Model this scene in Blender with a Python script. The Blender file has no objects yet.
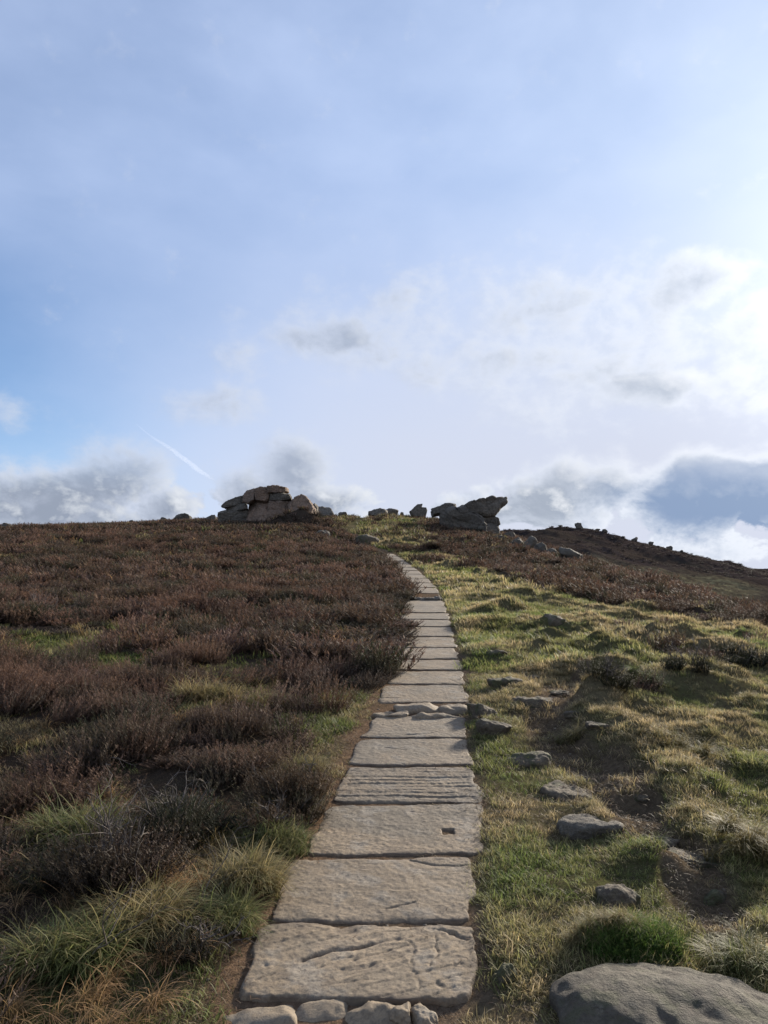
import bpy, bmesh, math, random
import numpy as np
from mathutils import Vector, Euler

random.seed(7)
RG = np.random.default_rng(11)
PI = math.pi
scene = bpy.context.scene
COL = scene.collection

# ------------------------------------------------------------------ numpy noise
def _h(ix, iy, iz, seed):
    n = (ix.astype(np.int64) * 374761393 + iy.astype(np.int64) * 668265263 + iz.astype(np.int64) * 2147483647 + seed * 1274126177) & 0xFFFFFFFF
    n = ((n ^ (n >> 13)) * 1274126177) & 0xFFFFFFFF
    n = ((n ^ (n >> 16)) * 2246822519) & 0xFFFFFFFF
    n = n ^ (n >> 15)
    return (n & 0xFFFFFF) / float(0xFFFFFF)

def vn2(x, y, seed=0):
    x = np.asarray(x, float); y = np.asarray(y, float)
    ix = np.floor(x); iy = np.floor(y); fx = x - ix; fy = y - iy
    ix = ix.astype(np.int64); iy = iy.astype(np.int64); z = np.zeros_like(ix)
    fx = fx * fx * fx * (fx * (fx * 6 - 15) + 10); fy = fy * fy * fy * (fy * (fy * 6 - 15) + 10)
    a = _h(ix, iy, z, seed); b = _h(ix + 1, iy, z, seed); c = _h(ix, iy + 1, z, seed); d = _h(ix + 1, iy + 1, z, seed)
    return (a * (1 - fx) + b * fx) * (1 - fy) + (c * (1 - fx) + d * fx) * fy

def vn3(x, y, z, seed=0):
    ix = np.floor(x); iy = np.floor(y); iz = np.floor(z)
    fx = x - ix; fy = y - iy; fz = z - iz
    ix = ix.astype(np.int64); iy = iy.astype(np.int64); iz = iz.astype(np.int64)
    fx = fx * fx * (3 - 2 * fx); fy = fy * fy * (3 - 2 * fy); fz = fz * fz * (3 - 2 * fz)
    def pl(k):
        a = _h(ix, iy, iz + k, seed); b = _h(ix + 1, iy, iz + k, seed); c = _h(ix, iy + 1, iz + k, seed); d = _h(ix + 1, iy + 1, iz + k, seed)
        return (a * (1 - fx) + b * fx) * (1 - fy) + (c * (1 - fx) + d * fx) * fy
    return pl(0) * (1 - fz) + pl(1) * fz

def fbm2(x, y, o=4, seed=0):
    """about -1..1"""
    x = np.asarray(x, float); y = np.asarray(y, float)
    s = 0; a = 1.0; t = 0
    for k in range(o):
        s = s + a * (vn2(x * 2 ** k + 17.3 * k, y * 2 ** k - 9.1 * k, seed + k) * 2 - 1); t += a; a *= 0.5
    return s / t * 1.3

def fbm3(x, y, z, o=4, seed=0):
    s = 0; a = 1.0; t = 0
    for k in range(o):
        s = s + a * (vn3(x * 2 ** k + 17.3 * k, y * 2 ** k - 9.1 * k, z * 2 ** k + 3.7 * k, seed + k) * 2 - 1); t += a; a *= 0.5
    return s / t * 1.3

def sstep(a, b, x):
    t = np.clip((np.asarray(x, float) - a) / (b - a), 0, 1)
    return t * t * (3 - 2 * t)

def pchip_coef(X, Y):
    """Y (n, m) -> slopes"""
    h = np.diff(X)[:, None]; d = np.diff(Y, axis=0) / h
    m = np.zeros_like(Y)
    w1 = 2 * h[1:] + h[:-1]; w2 = h[1:] + 2 * h[:-1]
    ok = (d[:-1] * d[1:]) > 0
    with np.errstate(divide='ignore', invalid='ignore'):
        hm = (w1 + w2) / (w1 / d[:-1] + w2 / d[1:])
    m[1:-1] = np.where(ok, hm, 0)
    m[0] = d[0]; m[-1] = d[-1]
    return m

# ------------------------------------------------------------------ camera frame
PITCH = math.radians(6.0); FPX = 739.0; CAMH = 1.70
def ray(px, row):
    u = (px - 384) / FPX; v = (512 - row) / FPX
    return np.array([u, math.cos(PITCH) - v * math.sin(PITCH), math.sin(PITCH) + v * math.cos(PITCH)])

# ------------------------------------------------------------------ terrain
TY = np.array([0, 3, 6, 10, 15, 20, 27, 35, 50, 70, 100, 150, 200, 300, 450, 800, 1500, 3200.])
TU = np.array([-1.3, -.52, -.25, 0, .15, .22, .35, .52, .8, 1.4])
TZ = {
 -1.3: [0, .32, .62, 1.0, 1.5, 2.0, 2.8, 3.8, 4.8, 5.6, 6, 5, 4, 3, 0, -10, -20, -30],
 -.52: [0, .30, .60, 1.0, 1.5, 2.1, 3.0, 4.15, 5.75, 6.7, 7, 6, 5, 4, 0, -10, -20, -30],
 -.25: [0, .28, .57, .98, 1.47, 2.02, 2.85, 4.05, 6.0, 8.0, 8.3, 7.5, 7, 6, 2, -10, -20, -30],
 0:    [0, .27, .54, .90, 1.35, 1.8, 2.5, 3.55, 5.75, 8.5, 9.0, 8.5, 8, 10, 4, -10, -20, -30],
 .15:  [0, .27, .54, .90, 1.33, 1.76, 2.42, 3.35, 5.1, 6.9, 6.5, 5.0, 11, 24, 18, 0, -20, -30],
 .22:  [0, .27, .53, .88, 1.27, 1.68, 2.3, 3.1, 4.3, 4.8, 3.5, 3.5, 11, 26.4, 20, 4, -20, -30],
 .35:  [0, .26, .51, .84, 1.17, 1.5, 1.95, 2.1, 1.9, 1.0, .3, 3.0, 7.0, 20.3, 14, 12, -20, -30],
 .52:  [0, .25, .46, .72, .98, .92, .5, -.4, -2.0, -3.5, -3.5, -1.0, 2.2, 8.3, 5, 21.5, 0, -30],
 .8:   [0, .22, .38, .55, .7, .4, -.5, -2, -4, -7, -8, -6, -4, 1, 3, 24, 0, -30],
 1.4:  [0, .18, .3, .38, .3, -.2, -1.5, -3.5, -6, -9, -11, -10, -9, -6, 0, 20, 0, -30],
}
TT = np.array([TZ[u] for u in TU])              # (nu, ny)
LY = np.log(TY + 4.0)
MU = pchip_coef(TU, TT)                          # slopes along u for each row
def base_z(x, y):
    x = np.atleast_1d(np.asarray(x, float)); y = np.atleast_1d(np.asarray(y, float))
    shp = x.shape; x = x.ravel(); y = y.ravel()
    out = np.empty(x.size)
    CH = 200000
    for a in range(0, x.size, CH):
        xx = x[a:a + CH]; yy = y[a:a + CH]
        u = np.clip(xx / np.maximum(yy, 3.0), -1.29, 1.39)
        i = np.clip(np.searchsorted(TU, u) - 1, 0, len(TU) - 2)
        h = TU[i + 1] - TU[i]; t = (u - TU[i]) / h
        h00 = 2 * t**3 - 3 * t**2 + 1; h10 = t**3 - 2 * t**2 + t; h01 = -2 * t**3 + 3 * t**2; h11 = t**3 - t**2
        col = TT[i] * h00[:, None] + MU[i] * (h10 * h)[:, None] + TT[i + 1] * h01[:, None] + MU[i + 1] * (h11 * h)[:, None]
        lq = np.log(np.clip(yy, 0, 3199) + 4.0)
        # slopes along y
        H = np.diff(LY); d = np.diff(col, axis=1) / H
        m = np.zeros_like(col)
        m[:, 1:-1] = (d[:, :-1] * H[1:] + d[:, 1:] * H[:-1]) / (H[1:] + H[:-1])
        m[:, 0] = d[:, 0]; m[:, -1] = d[:, -1]
        j = np.clip(np.searchsorted(LY, lq) - 1, 0, len(LY) - 2)
        r = np.arange(len(yy)); hh = LY[j + 1] - LY[j]; t = (lq - LY[j]) / hh
        z = col[r, j] * (2 * t**3 - 3 * t**2 + 1) + m[r, j] * hh * (t**3 - 2 * t**2 + t) + col[r, j + 1] * (-2 * t**3 + 3 * t**2) + m[r, j + 1] * hh * (t**3 - t**2)
        z = np.where(yy < 3, yy * .09 + (z - z) , z) if False else z
        z = z + np.where(yy < 0, yy * .09, 0)
        out[a:a + CH] = z
    return out.reshape(shp)

def _at_fn(fn, px, row):
    d = ray(px, row)
    ys = np.exp(np.linspace(math.log(1.5), math.log(2500), 3000))
    t = ys / d[1]
    zr = CAMH + d[2] * t; xs = d[0] * t
    g = fn(xs, ys)
    k = np.argmax(zr < g)
    if not (zr < g).any():
        k = int(np.argmin(zr - g)); return np.array([xs[k], ys[k], g[k]])
    a, b = k - 1, k
    f0 = zr[a] - g[a]; f1 = zr[b] - g[b]; w = f0 / (f0 - f1)
    return np.array([xs[a] + (xs[b] - xs[a]) * w, ys[a] + (ys[b] - ys[a]) * w, g[a] + (g[b] - g[a]) * w])
def at0(px, row): return _at_fn(base_z, px, row)

PATHC = [(357, 1000), (370, 921), (388, 856), (407, 802), (411, 765), (416, 737), (420, 712), (424, 690), (427, 671), (428, 658), (428, 646), (427, 626), (426, 607), (422, 592), (414, 579), (407, 569), (397, 561), (388, 554)]
pc = np.array([at0(*p)[:2] for p in PATHC])
pc = np.vstack([[pc[0, 0] - .25, 0.5], [pc[0, 0] - .1, 1.8], pc, [pc[-1, 0] - 1.2, pc[-1, 1] + 5], [pc[-1, 0] - 2.5, pc[-1, 1] + 14], [pc[-1, 0] - 2, pc[-1, 1] + 30]])
def pathx(y): return np.interp(y, pc[:, 1], pc[:, 0])
def pathw(y): return np.where(y > pc[-4, 1] + 1, 0.3, 0.46)

# mounds: px,row of the foot, radius x, radius y, height (metres)
MOUNDS_PX = [(490, 660, .40, .45, .20), (512, 630, .75, .6, .22), (470, 628, .4, .4, .15), (615, 712, .38, .32, .22), (655, 716, .22, .25, .12), (640, 764, .2, .22, .2),
             (556, 606, 1.0, .7, .28), (600, 640, .9, .6, .22), (668, 648, .8, .6, .2), (740, 742, .5, .5, .2), (700, 690, .45, .4, .18), (494, 735, .30, .32, .12),
             (636, 960, .22, .18, .13), (706, 880, .35, .22, .12), (750, 858, .3, .2, .15), (745, 660, .9, .8, .3), (600, 905, .22, .18, .06), (520, 700, .35, .3, .1),
             (560, 650, .6, .5, .14), (505, 600, .9, .7, .22), (540, 585, 1.3, .9, .3), (475, 585, .8, .7, .2), (455, 570, .9, .8, .2), (700, 800, .35, .3, .12), (520, 960, .14, .14, .05)]
MO = [(-6.3, 50.2, 1.5, 1.0, .75), (-5.0, 50.4, 1.2, 1.0, .6)]
for (px, row, rx, ry, hh) in MOUNDS_PX:
    p = at0(px, row); MO.append((p[0], p[1] + ry * .6, rx, ry, hh))
TRACK = np.array([at0(*p)[:2] for p in [(600, 668), (560, 690), (545, 715), (560, 740), (590, 765), (625, 790), (640, 815), (650, 835), (680, 858), (700, 900), (730, 950)]])
TRACKW = np.array([.08, .18, .28, .27, .25, .23, .21, .19, .17, .15, .1])
def seg_dist(x, y, P, W):
    best = np.full(np.shape(x), 9.0)
    for k in range(len(P) - 1):
        a = P[k]; b = P[k + 1]; d = b - a; L = (d * d).sum()
        t = np.clip(((x - a[0]) * d[0] + (y - a[1]) * d[1]) / L, 0, 1)
        dist = np.hypot(x - a[0] - t * d[0], y - a[1] - t * d[1]) / (W[k] * (1 - t) + W[k + 1] * t)
        best = np.minimum(best, dist)
    return best
def track(x, y):
    n = fbm2(x * 3, y * 3, 3, 5) * .45
    return np.where((y > 2) & (y < 12) & (x > 0), 1 - sstep(.65, 1.25, seg_dist(x, y, TRACK, TRACKW) + n), 0.)

def H(x, y):
    x = np.atleast_1d(np.asarray(x, float)); y = np.atleast_1d(np.asarray(y, float))
    z = base_z(x, y)
    s = x - pathx(y); w = pathw(y)
    off = sstep(w, w + .5, np.abs(s))
    far = 1 + sstep(15, 60, y) * 2.0
    n1 = fbm2(x / 2.3, y / 2.3, 3, 21); n2 = fbm2(x / .75, y / .75, 3, 31); n3 = fbm2(x / .16, y / .16, 2, 41)
    right = s > 0
    hum = np.maximum(0, fbm2(x / .62, y / .5, 2, 55)) ** 1.3
    z = z + off * np.where(right, .05 * n1 + .03 * n2 + .17 * hum * sstep(.5, 1.6, s) + .07 * sstep(.8, 1.4, s) * np.maximum(0, fbm2(x / .33, y / .30, 2, 57)) * (y < 25), .06 * n1 + .05 * n2) * np.minimum(far, 1.6)
    z = z + off * n3 * .010 * (y < 14)
    fz = fbm2(x / 26, y / 26, 3, 73) * 2.2; z = z + sstep(120, 200, y) * (y < 450) * (np.floor(fz) + sstep(.55, 1, fz - np.floor(fz)) - .5) * .7
    z = z + sstep(45, 160, y) * fbm2(x / 14, y / 14, 4, 71) * .9 * np.clip(y / 150, 0, 4) * (y > 80)
    z = z - .013 * (1 - sstep(w - .05, w + .12, np.abs(s))) * (y < 45)
    for (mx, my, rx, ry, hh) in MO:
        q = ((x - mx) / rx) ** 2 + ((y - my) / ry) ** 2
        z = z + hh * (.45 if my < 40 else 1.0) * np.where(q < 4, np.exp(-np.minimum(q, 9) ** 1.5 * .9), 0) * sstep(w, w + .12, np.abs(s))
    tr = track(x, y)
    z = z - tr * .05
    return z
def Hs(x, y): return float(H(x, y)[0])
def at(px, row): return _at_fn(H, px, row)

# ------------------------------------------------------------------ mesh helpers
def tag(o, label=None, cat=None, group=None, kind=None):
    if label: o['label'] = label
    if cat: o['category'] = cat
    if group: o['group'] = group
    if kind: o['kind'] = kind
    return o

def mesh_np(name, V, F, mat=None, col=None, smooth=False, parent=None, attrs=None):
    """V (n,3), F (m,k) all faces of k corners -> one linked object"""
    me = bpy.data.meshes.new(name)
    V = np.asarray(V, np.float32); F = np.asarray(F, np.int32)
    me.vertices.add(len(V)); me.vertices.foreach_set('co', V.ravel())
    k = F.shape[1]
    me.loops.add(F.size); me.loops.foreach_set('vertex_index', F.ravel())
    me.polygons.add(len(F)); me.polygons.foreach_set('loop_start', np.arange(0, F.size, k, dtype=np.int32))
    if smooth: me.polygons.foreach_set('use_smooth', np.ones(len(F), bool))
    if col is not None:
        a = me.color_attributes.new('col', 'FLOAT_COLOR', 'POINT')
        c = np.ones((len(V), 4), np.float32); c[:, :3] = col
        a.data.foreach_set('color', c.ravel())
    for nm, vals in (attrs or {}).items():
        a = me.attributes.new(nm, 'FLOAT', 'POINT'); a.data.foreach_set('value', np.asarray(vals, np.float32))
    me.update(calc_edges=True)
    if mat: me.materials.append(mat)
    o = bpy.data.objects.new(name, me); COL.objects.link(o)
    if parent: o.parent = parent
    return o

# ------------------------------------------------------------------ materials
def newmat(name):
    m = bpy.data.materials.new(name); m.use_nodes = True
    nt = m.node_tree; nt.nodes.clear()
    return m, nt
class NB:
    def __init__(s, nt): s.nt = nt
    def n(s, t, **kw):
        nd = s.nt.nodes.new(t)
        for k, v in kw.items():
            if k.startswith('_'): setattr(nd, k[1:], v)
        return nd
    def link(s, a, b): s.nt.links.new(a, b)
    def setin(s, sock, v):
        if isinstance(v, bpy.types.NodeSocket): s.link(v, sock)
        else: sock.default_value = v
    def math(s, op, a, b=None, c=None, clamp=False):
        nd = s.nt.nodes.new('ShaderNodeMath'); nd.operation = op; nd.use_clamp = clamp
        s.setin(nd.inputs[0], a)
        if b is not None: s.setin(nd.inputs[1], b)
        if c is not None: s.setin(nd.inputs[2], c)
        return nd.outputs[0]
    def vmath(s, op, a, b=None, out=0):
        nd = s.nt.nodes.new('ShaderNodeVectorMath'); nd.operation = op
        s.setin(nd.inputs[0], a)
        if b is not None: s.setin(nd.inputs[1], b)
        return nd.outputs[out]
    def noise(s, vec, scale, detail=4, rough=.55, dist=0.0, out='Fac'):
        nd = s.nt.nodes.new('ShaderNodeTexNoise'); nd.inputs['Scale'].default_value = scale; nd.inputs['Detail'].default_value = detail
        nd.inputs['Roughness'].default_value = rough; nd.inputs['Distortion'].default_value = dist
        if vec is not None: s.link(vec, nd.inputs['Vector'])
        return nd.outputs[out]
    def mr(s, v, a, b, c=0.0, d=1.0, smooth=True):
        nd = s.nt.nodes.new('ShaderNodeMapRange'); nd.interpolation_type = 'SMOOTHSTEP' if smooth else 'LINEAR'
        s.setin(nd.inputs[0], v); s.setin(nd.inputs[1], a); s.setin(nd.inputs[2], b); s.setin(nd.inputs[3], c); s.setin(nd.inputs[4], d)
        return nd.outputs[0]
    def mix(s, f, a, b, mode='MIX'):
        nd = s.nt.nodes.new('ShaderNodeMix'); nd.data_type = 'RGBA'; nd.blend_type = mode; nd.clamp_factor = True
        s.setin(nd.inputs[0], f)
        for i, v in ((6, a), (7, b)):
            if isinstance(v, (tuple, list)): v = tuple(v) + ((1,) if len(v) == 3 else ())
            s.setin(nd.inputs[i], v)
        return nd.outputs[2]
    def bump(s, h, strength, dist):
        nd = s.nt.nodes.new('ShaderNodeBump'); nd.inputs['Strength'].default_value = strength; nd.inputs['Distance'].default_value = dist
        s.link(h, nd.inputs['Height']); return nd.outputs[0]

def mat_plant(name, trans=.3, rough=.6, spec=.25):
    m, nt = newmat(name); b = NB(nt)
    a = b.n('ShaderNodeAttribute', _attribute_name='col')
    p = b.n('ShaderNodeBsdfPrincipled'); p.inputs['Roughness'].default_value = rough; p.inputs['Specular IOR Level'].default_value = spec
    b.link(a.outputs['Color'], p.inputs['Base Color'])
    t = b.n('ShaderNodeBsdfTranslucent'); b.link(a.outputs['Color'], t.inputs['Color'])
    mx = b.n('ShaderNodeMixShader'); mx.inputs[0].default_value = trans
    b.link(p.outputs[0], mx.inputs[1]); b.link(t.outputs[0], mx.inputs[2])
    o = b.n('ShaderNodeOutputMaterial'); b.link(mx.outputs[0], o.inputs['Surface'])
    return m
M_GRASS = mat_plant('grass_blades', .45)
M_HEATHER = mat_plant('heather_leaves', .30, .7, .15)

def mat_rock(name, base, alt, lichen, wet=0.0, tint=.0, scale=1.0, moss=0.0, gr=55.0):
    m, nt = newmat(name); b = NB(nt)
    pos = b.n('ShaderNodeNewGeometry').outputs['Position']
    oi = b.n('ShaderNodeObjectInfo').outputs['Random']
    off = b.vmath('ADD', pos, b.vmath('SCALE', (1, 1, 1)))
    n1 = b.noise(pos, 1.3 * scale, 6, .6); n2 = b.noise(pos, 9 * scale, 5, .6); n3 = b.noise(pos, gr, 4, .75)
    c = b.mix(b.mr(n1, .38, .62), base, alt)
    c = b.mix(b.mr(n2, .56, .70, 0, .55), c, lichen)
    c = b.mix(b.mr(n2, .30, .42, .25, 0), c, tuple(v * .45 for v in base))
    c = b.mix(b.mr(n3, .46, .60, .0, .75), c, tuple(v * .4 for v in base)); c = b.mix(b.mr(n3, .40, .30, .0, .5), c, tuple(v * 1.7 for v in base))
    c = b.mix(b.mr(oi, 0, 1, .0, .35, False), c, tuple(v * .6 for v in base))
    if moss:
        nm = b.noise(pos, 6, 5, .65)
        c = b.mix(b.mr(nm, .50, .60, 0, moss), c, (.06, .062, .025))
        c = b.mix(b.mr(b.noise(pos, 14, 4, .6), .52, .62, 0, moss * .8), c, (.075, .055, .04))
    p = b.n('ShaderNodeBsdfPrincipled'); p.inputs['Roughness'].default_value = .85 ; p.inputs['Specular IOR Level'].default_value = .3
    b.link(c, p.inputs['Base Color'])
    st = b.n('ShaderNodeMapping'); st.inputs['Scale'].default_value = (1, 1, 3.2); b.link(pos, st.inputs['Vector'])
    hgt = b.math('ADD', b.math('ADD', b.math('MULTIPLY', b.noise(st.outputs[0], 5 * scale, 8, .68), 1.0), b.math('MULTIPLY', n3, .28)), b.math('MULTIPLY', b.noise(pos, 28 * scale, 4, .7), .35))
    b.link(b.bump(hgt, .9, .05 / scale), p.inputs['Normal'])
    o = b.n('ShaderNodeOutputMaterial'); b.link(p.outputs[0], o.inputs['Surface'])
    return m
M_ROCK = mat_rock('grey_gritstone', (.15, .125, .095), (.10, .085, .065), (.235, .225, .175))
M_ROCKFAR = mat_rock('dark_gritstone', (.15, .125, .095), (.095, .080, .062), (.19, .175, .13), scale=.5, gr=7.0)
M_ROCKRED = mat_rock('pink_gritstone', (.24, .160, .108), (.14, .10, .072), (.17, .15, .115), scale=.5, gr=7.0)
M_ROCKNEAR = mat_rock('pale_gritstone', (.15, .13, .10), (.105, .09, .07), (.22, .205, .15), scale=2.2)

def mat_slab():
    m, nt = newmat('worn_flagstone'); b = NB(nt)
    pos = b.n('ShaderNodeNewGeometry').outputs['Position']
    mp = b.n('ShaderNodeMapping'); mp.inputs['Scale'].default_value = (1, 1.7, 1); b.link(pos, mp.inputs['Vector'])
    oi = b.n('ShaderNodeObjectInfo').outputs['Random']
    n1 = b.noise(mp.outputs[0], 2.2, 6, .6, .6); n2 = b.noise(mp.outputs[0], 11, 6, .65, .4); n3 = b.noise(pos, 62, 5, .8); n4 = b.noise(pos, 5.5, 4, .6)
    c = b.mix(b.mr(n1, .34, .66), (.225, .162, .096), (.30, .224, .142))
    c = b.mix(b.mr(n2, .48, .64, 0, .7), c, (.14, .102, .068)); c = b.mix(b.mr(b.noise(pos, 1.1, 5, .6), .48, .60, 0, .75), c, (.135, .112, .080))
    c = b.mix(b.mr(n4, .52, .66, 0, .6), c, (.28, .245, .195))
    c = b.mix(b.mr(n3, .42, .66, 0, .8), c, (.10, .078, .06))
    c = b.mix(b.mr(n3, .22, .36, .3, 0), c, (.36, .31, .24))
    c = b.mix(b.mr(oi, 0, 1, 0, .5, False), c, (.165, .132, .095))
    # dark pits: sparse voronoi spots
    vo = b.n('ShaderNodeTexVoronoi', _feature='F1'); vo.inputs['Scale'].default_value = 5.5; b.link(pos, vo.inputs['Vector'])
    spot = b.math('MULTIPLY', b.mr(vo.outputs['Distance'], .05, .085, 1, 0), b.mr(b.noise(pos, 1.7, 2), .52, .56))
    c = b.mix(b.math('MULTIPLY', spot, .85), c, (.05, .04, .032))
    at_ = b.n('ShaderNodeAttribute', _attribute_name='soil')
    c = b.mix(b.math('MULTIPLY', at_.outputs['Fac'], b.mr(n2, .3, .6, .35, 1.0)), c, (.085, .06, .042))
    p = b.n('ShaderNodeBsdfPrincipled'); p.inputs['Roughness'].default_value = .8; p.inputs['Specular IOR Level'].default_value = .3
    b.link(c, p.inputs['Base Color'])
    h = b.math('ADD', b.math('MULTIPLY', n2, 1.0), b.math('ADD', b.math('MULTIPLY', n3, .55), b.math('MULTIPLY', spot, -.5)))
    b.link(b.bump(h, .75, .008), p.inputs['Normal'])
    o = b.n('ShaderNodeOutputMaterial'); b.link(p.outputs[0], o.inputs['Surface'])
    return m
M_SLAB = mat_slab()
M_ROCKTURF = mat_rock('mossy_gritstone', (.145, .112, .074), (.095, .075, .05), (.21, .18, .125), scale=1.6, moss=.8)
M_ROCKBIG = mat_rock('speckled_gritstone', (.12, .10, .072), (.07, .058, .043), (.20, .18, .13), scale=2.0, moss=.45, gr=60.0)

def mat_ground():
    m, nt = newmat('moorland_soil'); b = NB(nt)
    pos = b.n('ShaderNodeNewGeometry').outputs['Position']
    a = b.n('ShaderNodeAttribute', _attribute_name='col')
    n1 = b.noise(pos, 3.0, 6, .6); n2 = b.noise(pos, 30, 5, .65); n3 = b.noise(pos, 160, 3, .7)
    f1 = b.noise(pos, .12, 8, .65)
    c = b.mix(b.mr(n2, .38, .66, 0, .6), a.outputs['Color'], (.045, .033, .024))
    c = b.mix(b.mr(n3, .5, .68, 0, .5), c, (.17, .125, .085))
    c = b.mix(b.mr(n1, .5, .7, 0, .3), c, (.06, .052, .03))
    far = b.n('ShaderNodeAttribute', _attribute_name='far').outputs['Fac']
    mpf = b.n('ShaderNodeMapping'); mpf.inputs['Scale'].default_value = (1, 1, 2.5); b.link(pos, mpf.inputs['Vector'])
    g1 = b.noise(mpf.outputs[0], .035, 7, .62, .4); g2 = b.noise(pos, .5, 6, .7); g3 = b.noise(mpf.outputs[0], .16, 5, .6)
    cf = b.mix(b.mr(g1, .42, .60, 0, .6), a.outputs['Color'], (.046, .034, .028))
    cf = b.mix(b.mr(g3, .60, .72, 0, .5), cf, (.075, .065, .04))
    cf = b.mix(b.mr(g2, .40, .62, 0, .75), cf, (.035, .026, .022))
    c = b.mix(far, c, cf)
    p = b.n('ShaderNodeBsdfDiffuse'); b.link(c, p.inputs['Color'])
    h = b.math('ADD', b.math('MULTIPLY', n2, 1.0), b.math('MULTIPLY', n3, .45))
    bn = b.n('ShaderNodeBump'); bn.inputs['Strength'].default_value = .8; bn.inputs['Distance'].default_value = .03; b.link(h, bn.inputs['Height'])
    bf = b.n('ShaderNodeBump'); bf.inputs['Distance'].default_value = 1.2; b.link(g2, bf.inputs['Height']); b.link(far, bf.inputs['Strength']); b.link(bn.outputs[0], bf.inputs['Normal'])
    b.link(bf.outputs[0], p.inputs['Normal'])
    o = b.n('ShaderNodeOutputMaterial'); b.link(p.outputs[0], o.inputs['Surface'])
    return m
M_GROUND = mat_ground()

# ------------------------------------------------------------------ cover fields
LA = np.array([at0(*p)[:2] for p in [(768, 630), (700, 620), (600, 604), (540, 590), (500, 577), (462, 563), (437, 553)]])
LA = LA[np.argsort(LA[:, 1])]
def heatherR(x, y):
    n = fbm2(x / 1.6, y / 1.6, 3, 91) * .9
    xa = np.where(y < LA[0, 1], LA[0, 0] + (LA[0, 1] - y) * 1.6, np.interp(y, LA[:, 1], LA[:, 0]))
    xa = np.where(y > LA[-1, 1], LA[-1, 0] + (y - LA[-1, 1]) * .02, xa)
    return sstep(-.25, .35, x - xa + n * (.4 + y * .02))
def lerp_edge(y, pts):
    p = np.array(pts, float); return np.interp(y, p[:, 0], p[:, 1])
def heatherL(x, y):
    s = x - pathx(y)
    e = lerp_edge(y, [(0, -1.7), (3, -1.35), (4, -1.05), (5.2, -.88), (6.5, -.80), (7.35, -.58), (8.2, -.40), (9.5, -.32), (12, -.28), (16, -.26), (25, -.30), (30, -.45), (36, -.8), (42, .2), (50, -.8), (60, -2.5), (75, -3)])
    n = fbm2(x / .8, y / .8, 3, 95) * .22 * (1 + y * .03)
    h = sstep(.12, -.12, s - e + n)
    return h
def longgrassL(x, y):
    """pale bent grass at the near left"""
    s = x - pathx(y)
    a = sstep(4.6, 3.6, y + .9 * fbm2(x / .9, y / .9, 3, 97)) * sstep(-.35, -.6, s)
    return a
GREENP = [(60, 648, 1.15, 1.2), (142, 628, .5, .4), (215, 620, .5, .4), (95, 660, .7, .5), (345, 700, .3, .4), (365, 680, .2, .3), (320, 730, .4, .35), (385, 655, .3, .5)]
GP = [(*at0(a, b_)[:2], c, d) for a, b_, c, d in GREENP]
def greenpatch(x, y):
    g = np.zeros(np.shape(x))
    n = fbm2(x / .35, y / .35, 3, 99) * .5
    for (gx, gy, rx, ry) in GP:
        g = np.maximum(g, sstep(1.2, .7, np.hypot((x - gx) / rx, (y - gy) / ry) + n))
    return g
def dryness(x, y):
    return np.clip(.50 + .80 * fbm2(x / .9, y / .9, 4, 111) + .25 * fbm2(x / .22, y / .22, 2, 113), 0, 1)

# ------------------------------------------------------------------ ground sheet
def build_ground():
    yy = [-40, -25, -15, -9, -5, -2.5, -1, 0, .6, 1.1, 1.5]
    y = 1.5
    while y < 3200:
        st = .0062 if y < 80 else .010
        y *= (1 + st); yy.append(y)
    yy = np.array(yy)
    uc = np.concatenate([np.linspace(-.62, .62, 430)])
    uo = np.array([.64, .67, .71, .76, .82, .9, 1.0, 1.15, 1.35, 1.7, 2.2, 3, 5, 9])
    uu = np.concatenate([-uo[::-1], uc, uo])
    wid = np.where(yy > 3, yy, 3.0)
    X = uu[None, :] * wid[:, None]; Y = np.repeat(yy[:, None], len(uu), 1)
    Z = H(X.ravel(), Y.ravel())
    x = X.ravel(); y = Y.ravel()
    V = np.stack([x, y, Z], 1)
    n, m = len(yy), len(uu)
    i = np.arange(n - 1)[:, None] * m + np.arange(m - 1)[None, :]
    F = np.stack([i, i + 1, i + 1 + m, i + m], -1).reshape(-1, 4)
    s = x - pathx(y)
    c = np.zeros((len(x), 3))
    turf = np.array([.075, .078, .030]); straw = np.array([.16, .125, .07]); peat = np.array([.14, .10, .068]); hth = np.array([.036, .027, .021])
    d = dryness(x, y)[:, None]
    c[:] = turf * (1 - d) + straw * d * .8 + turf * d * .2
    hl = np.maximum(heatherL(x, y) * (s < 0), heatherR(x, y) * (s > 0))[:, None]
    c = c * (1 - hl) + hth * hl
    gp = greenpatch(x, y)[:, None]
    c = c * (1 - gp) + np.array([.06, .07, .02]) * gp
    bare = np.maximum(track(x, y) * .8, sstep(.68, .50, np.abs(s) + (s > 0) * .12 + .12 * fbm2(x / .25, y / .25, 3, 7)) * (y < 45))[:, None]
    litter = np.array([.17, .11, .07])
    pe = np.where(s[:, None] < 0, litter, peat)
    c = c * (1 - bare) + pe * bare
    far = sstep(70, 110, y)
    tg = sstep(.25, .6, fbm2(x / 30, y / 12, 3, 77))[:, None]
    tongue = (sstep(140, 150, y) * sstep(222, 196, y + 14 * fbm2(x / 20, y / 20, 3, 5)) * sstep(.24, .29, x / np.maximum(y, 1)) * sstep(.54, .46, x / np.maximum(y, 1)))[:, None]
    cf = np.array([.046, .037, .036]) * (1 - .4 * tg) + np.array([.055, .048, .03]) * .4 * tg  # distance haze painted into the far hill as a greyer base colour
    cf = cf * (1 - .9 * tongue) + np.array([.16, .15, .09]) * .9 * tongue
    c = c * (1 - far[:, None]) + cf * far[:, None]
    o = mesh_np('ground', V, F, M_GROUND, c, True, attrs={'far': far})
    tag(o, kind='structure')
build_ground()

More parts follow.
